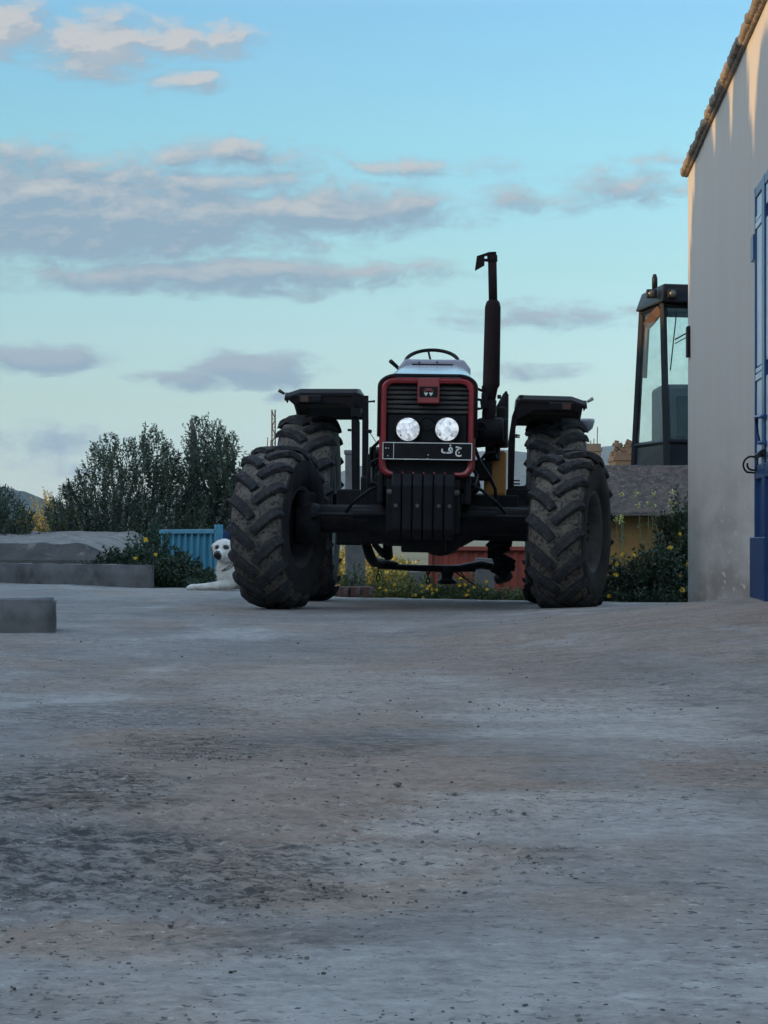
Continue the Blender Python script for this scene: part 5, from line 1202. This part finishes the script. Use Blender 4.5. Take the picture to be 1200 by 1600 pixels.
    cc = Vector((.052, -.01, .275)); tl = Matrix.Rotation(R(-38), 3, 'Y') @ Matrix.Rotation(R(28), 3, 'X')
    ring = [cc + tl @ Vector((cos(a * pi / 16) * .112, sin(a * pi / 16) * .112, 0)) for a in range(33)]; cb.tube(ring, .017, n=8, cap=False)
    cb.build('collar', mat('speckled_collar', (.06, .05, .045), (.4, .36, .3), rough=.8, scale=45, lo=.48, hi=.55), body)
dog()

# ------------------------------------------------------------------ loose stones on the yard
def stones():
    mb = MB(); r = random.Random(11)
    bm = bmesh.new(); bmesh.ops.create_icosphere(bm, subdivisions=1, radius=1); base = [v.co.copy() for v in bm.verts]; fs = [[v.index for v in f.verts] for f in bm.faces]; bm.free()
    def stone(x, y, s):
        rm = Matrix.Rotation(r.uniform(0, pi), 3, 'Z'); k = (r.uniform(.7, 1.3), r.uniform(.7, 1.2), r.uniform(.35, .65)); o = Vector((x, y, ground_z(x, y) + s * .15))
        mb.add([o + rm @ Vector((q.x * k[0], q.y * k[1], q.z * k[2])) * s * r.uniform(.82, 1.15) for q in base], fs, 0, True)
    for i in range(2600):
        py = 955 + 645 * r.random() ** .85; y = CH * F / (py - HY); px = r.uniform(-60, 1260); s = min(.008, abs(r.gauss(0, .0011)) + .0007)
        if r.random() < .01: s *= 1.5
        stone((px - 600) * y / F, y, s * (1 + y * .10))
    for (px, p0, p1, w, k) in DARK:
        for i in range(int(260 * k)):
            py = r.uniform(p0, p1); y = CH * F / (py - HY); x = (px + r.gauss(0, w * .5) - 600) * y / F; stone(x, y, min(.007, abs(r.gauss(0, .0018)) + .0009))
    m = mat('yard_stone', (.21, .19, .175), (.085, .08, .078), rough=.95, scale=22, island=.7)
    tag(mb.build('gravel', m, fix=False), 'loose grit and small stones scattered on the yard', 'gravel', kind='stuff')
stones()

# ------------------------------------------------------------------ added sun-blocking house, and trees keeping the yard in shade (unseen, left of the view)
def shade_side():
    root = empty('occluder', (-12.5, 3.4, -.4)); tag(root, 'long pale farmhouse added left of the yard to block the sun, outside the view', 'building')
    w = MB(); w.box((0, 0, 2.55), (5, 52, 5.1)); w.build('wall', M['plaster'], root)
    rf = MB(); rf.prism([(-2.8, -26.3, 5.12), (2.8, -26.3, 5.12), (0, -26.3, 5.7)], (0, 52.6, 0)); rf.build('roof', M['tile'], root)
    for k in range(6):
        d_ = MB(); d_.box((2.51, -20 + k * 8, 2.4), (.04, 1.1, 1.3)); d_.build('window', M['blue'], root)
shade_side()
def cypress_row():
    r = random.Random(3); cr = MB(); h = 5.0
    for i in range(3600):
        t = r.random() ** .8; z = .5 + t * h; rad = .70 * min(1, (1 - t) * 5.5) ** .55; a = r.uniform(0, 2 * pi); q = sqrt(r.random())
        leaf(cr, Vector((cos(a) * rad * q, sin(a) * rad * q, z - .1)), Vector((cos(a) * .35, sin(a) * .35, 1)), .26, .12, r)
    tr = MB(); tr.tube([(0, 0, 0), (0, 0, 3), (0, 0, 5.2)], [.12, .08, .03], n=8)
    first = None
    for k, (y, sc, wd) in enumerate([(-4.6, 1.0, 1), (-3.4, 1.03, 1), (-2.2, .98, 1), (-1.0, 1.02, 1), (.2, 1.0, 1), (1.4, .97, 1), (2.6, 1.02, 1), (3.8, 1.0, 1), (5.0, .97, 1), (6.2, 1.0, 1.08), (7.62, 1.08, .92), (8.9, 1.09, 1.0), (10.5, 1.10, 1.5), (12.75, 1.05, 1), (13.9, 1.0, 1), (15.1, 1.03, 1), (16.3, 1.0, 1), (17.5, 1.04, 1), (18.7, 1.02, 1), (19.9, 1.05, 1), (21.1, 1.0, 1)]):
        if first is None:
            root = first = empty('cypress_tree', (0, 0, 0)); c = cr.build('crown', M['dgreen'], root, fix=False); t_ = tr.build('trunk', M['bark'], root)
        else:
            root = first.copy(); C.objects.link(root)
            for ch in (c, t_): q = ch.copy(); C.objects.link(q); q.parent = root
        root.location = (-9.0, y, -.4); root.scale = (wd, wd, 1.045 * sc); root.rotation_euler = (0, 0, k * 1.3)
        tag(root, 'dark cypress in the row left of the yard, outside the view', 'tree', 'cypress row beside the farmhouse')
cypress_row()

# ------------------------------------------------------------------ evening air between here and the hills
def haze():
    mb = MB(); mb.box((0, 0, 57), (6200, 6200, 126)); m = bpy.data.materials.new('evening_air'); m.use_nodes = True; nt = m.node_tree; nt.nodes.remove(nt.nodes['Principled BSDF'])
    v = nt.nodes.new('ShaderNodeVolumePrincipled'); v.inputs['Color'].default_value = (.42, .66, 1.0, 1); v.inputs['Density'].default_value = .00012; v.inputs['Anisotropy'].default_value = 0
    nt.links.new(v.outputs[0], nt.nodes['Material Output'].inputs['Volume']); tag(mb.build('haze', m), 'thin blue evening haze over the hills', 'haze', kind='stuff')
haze()
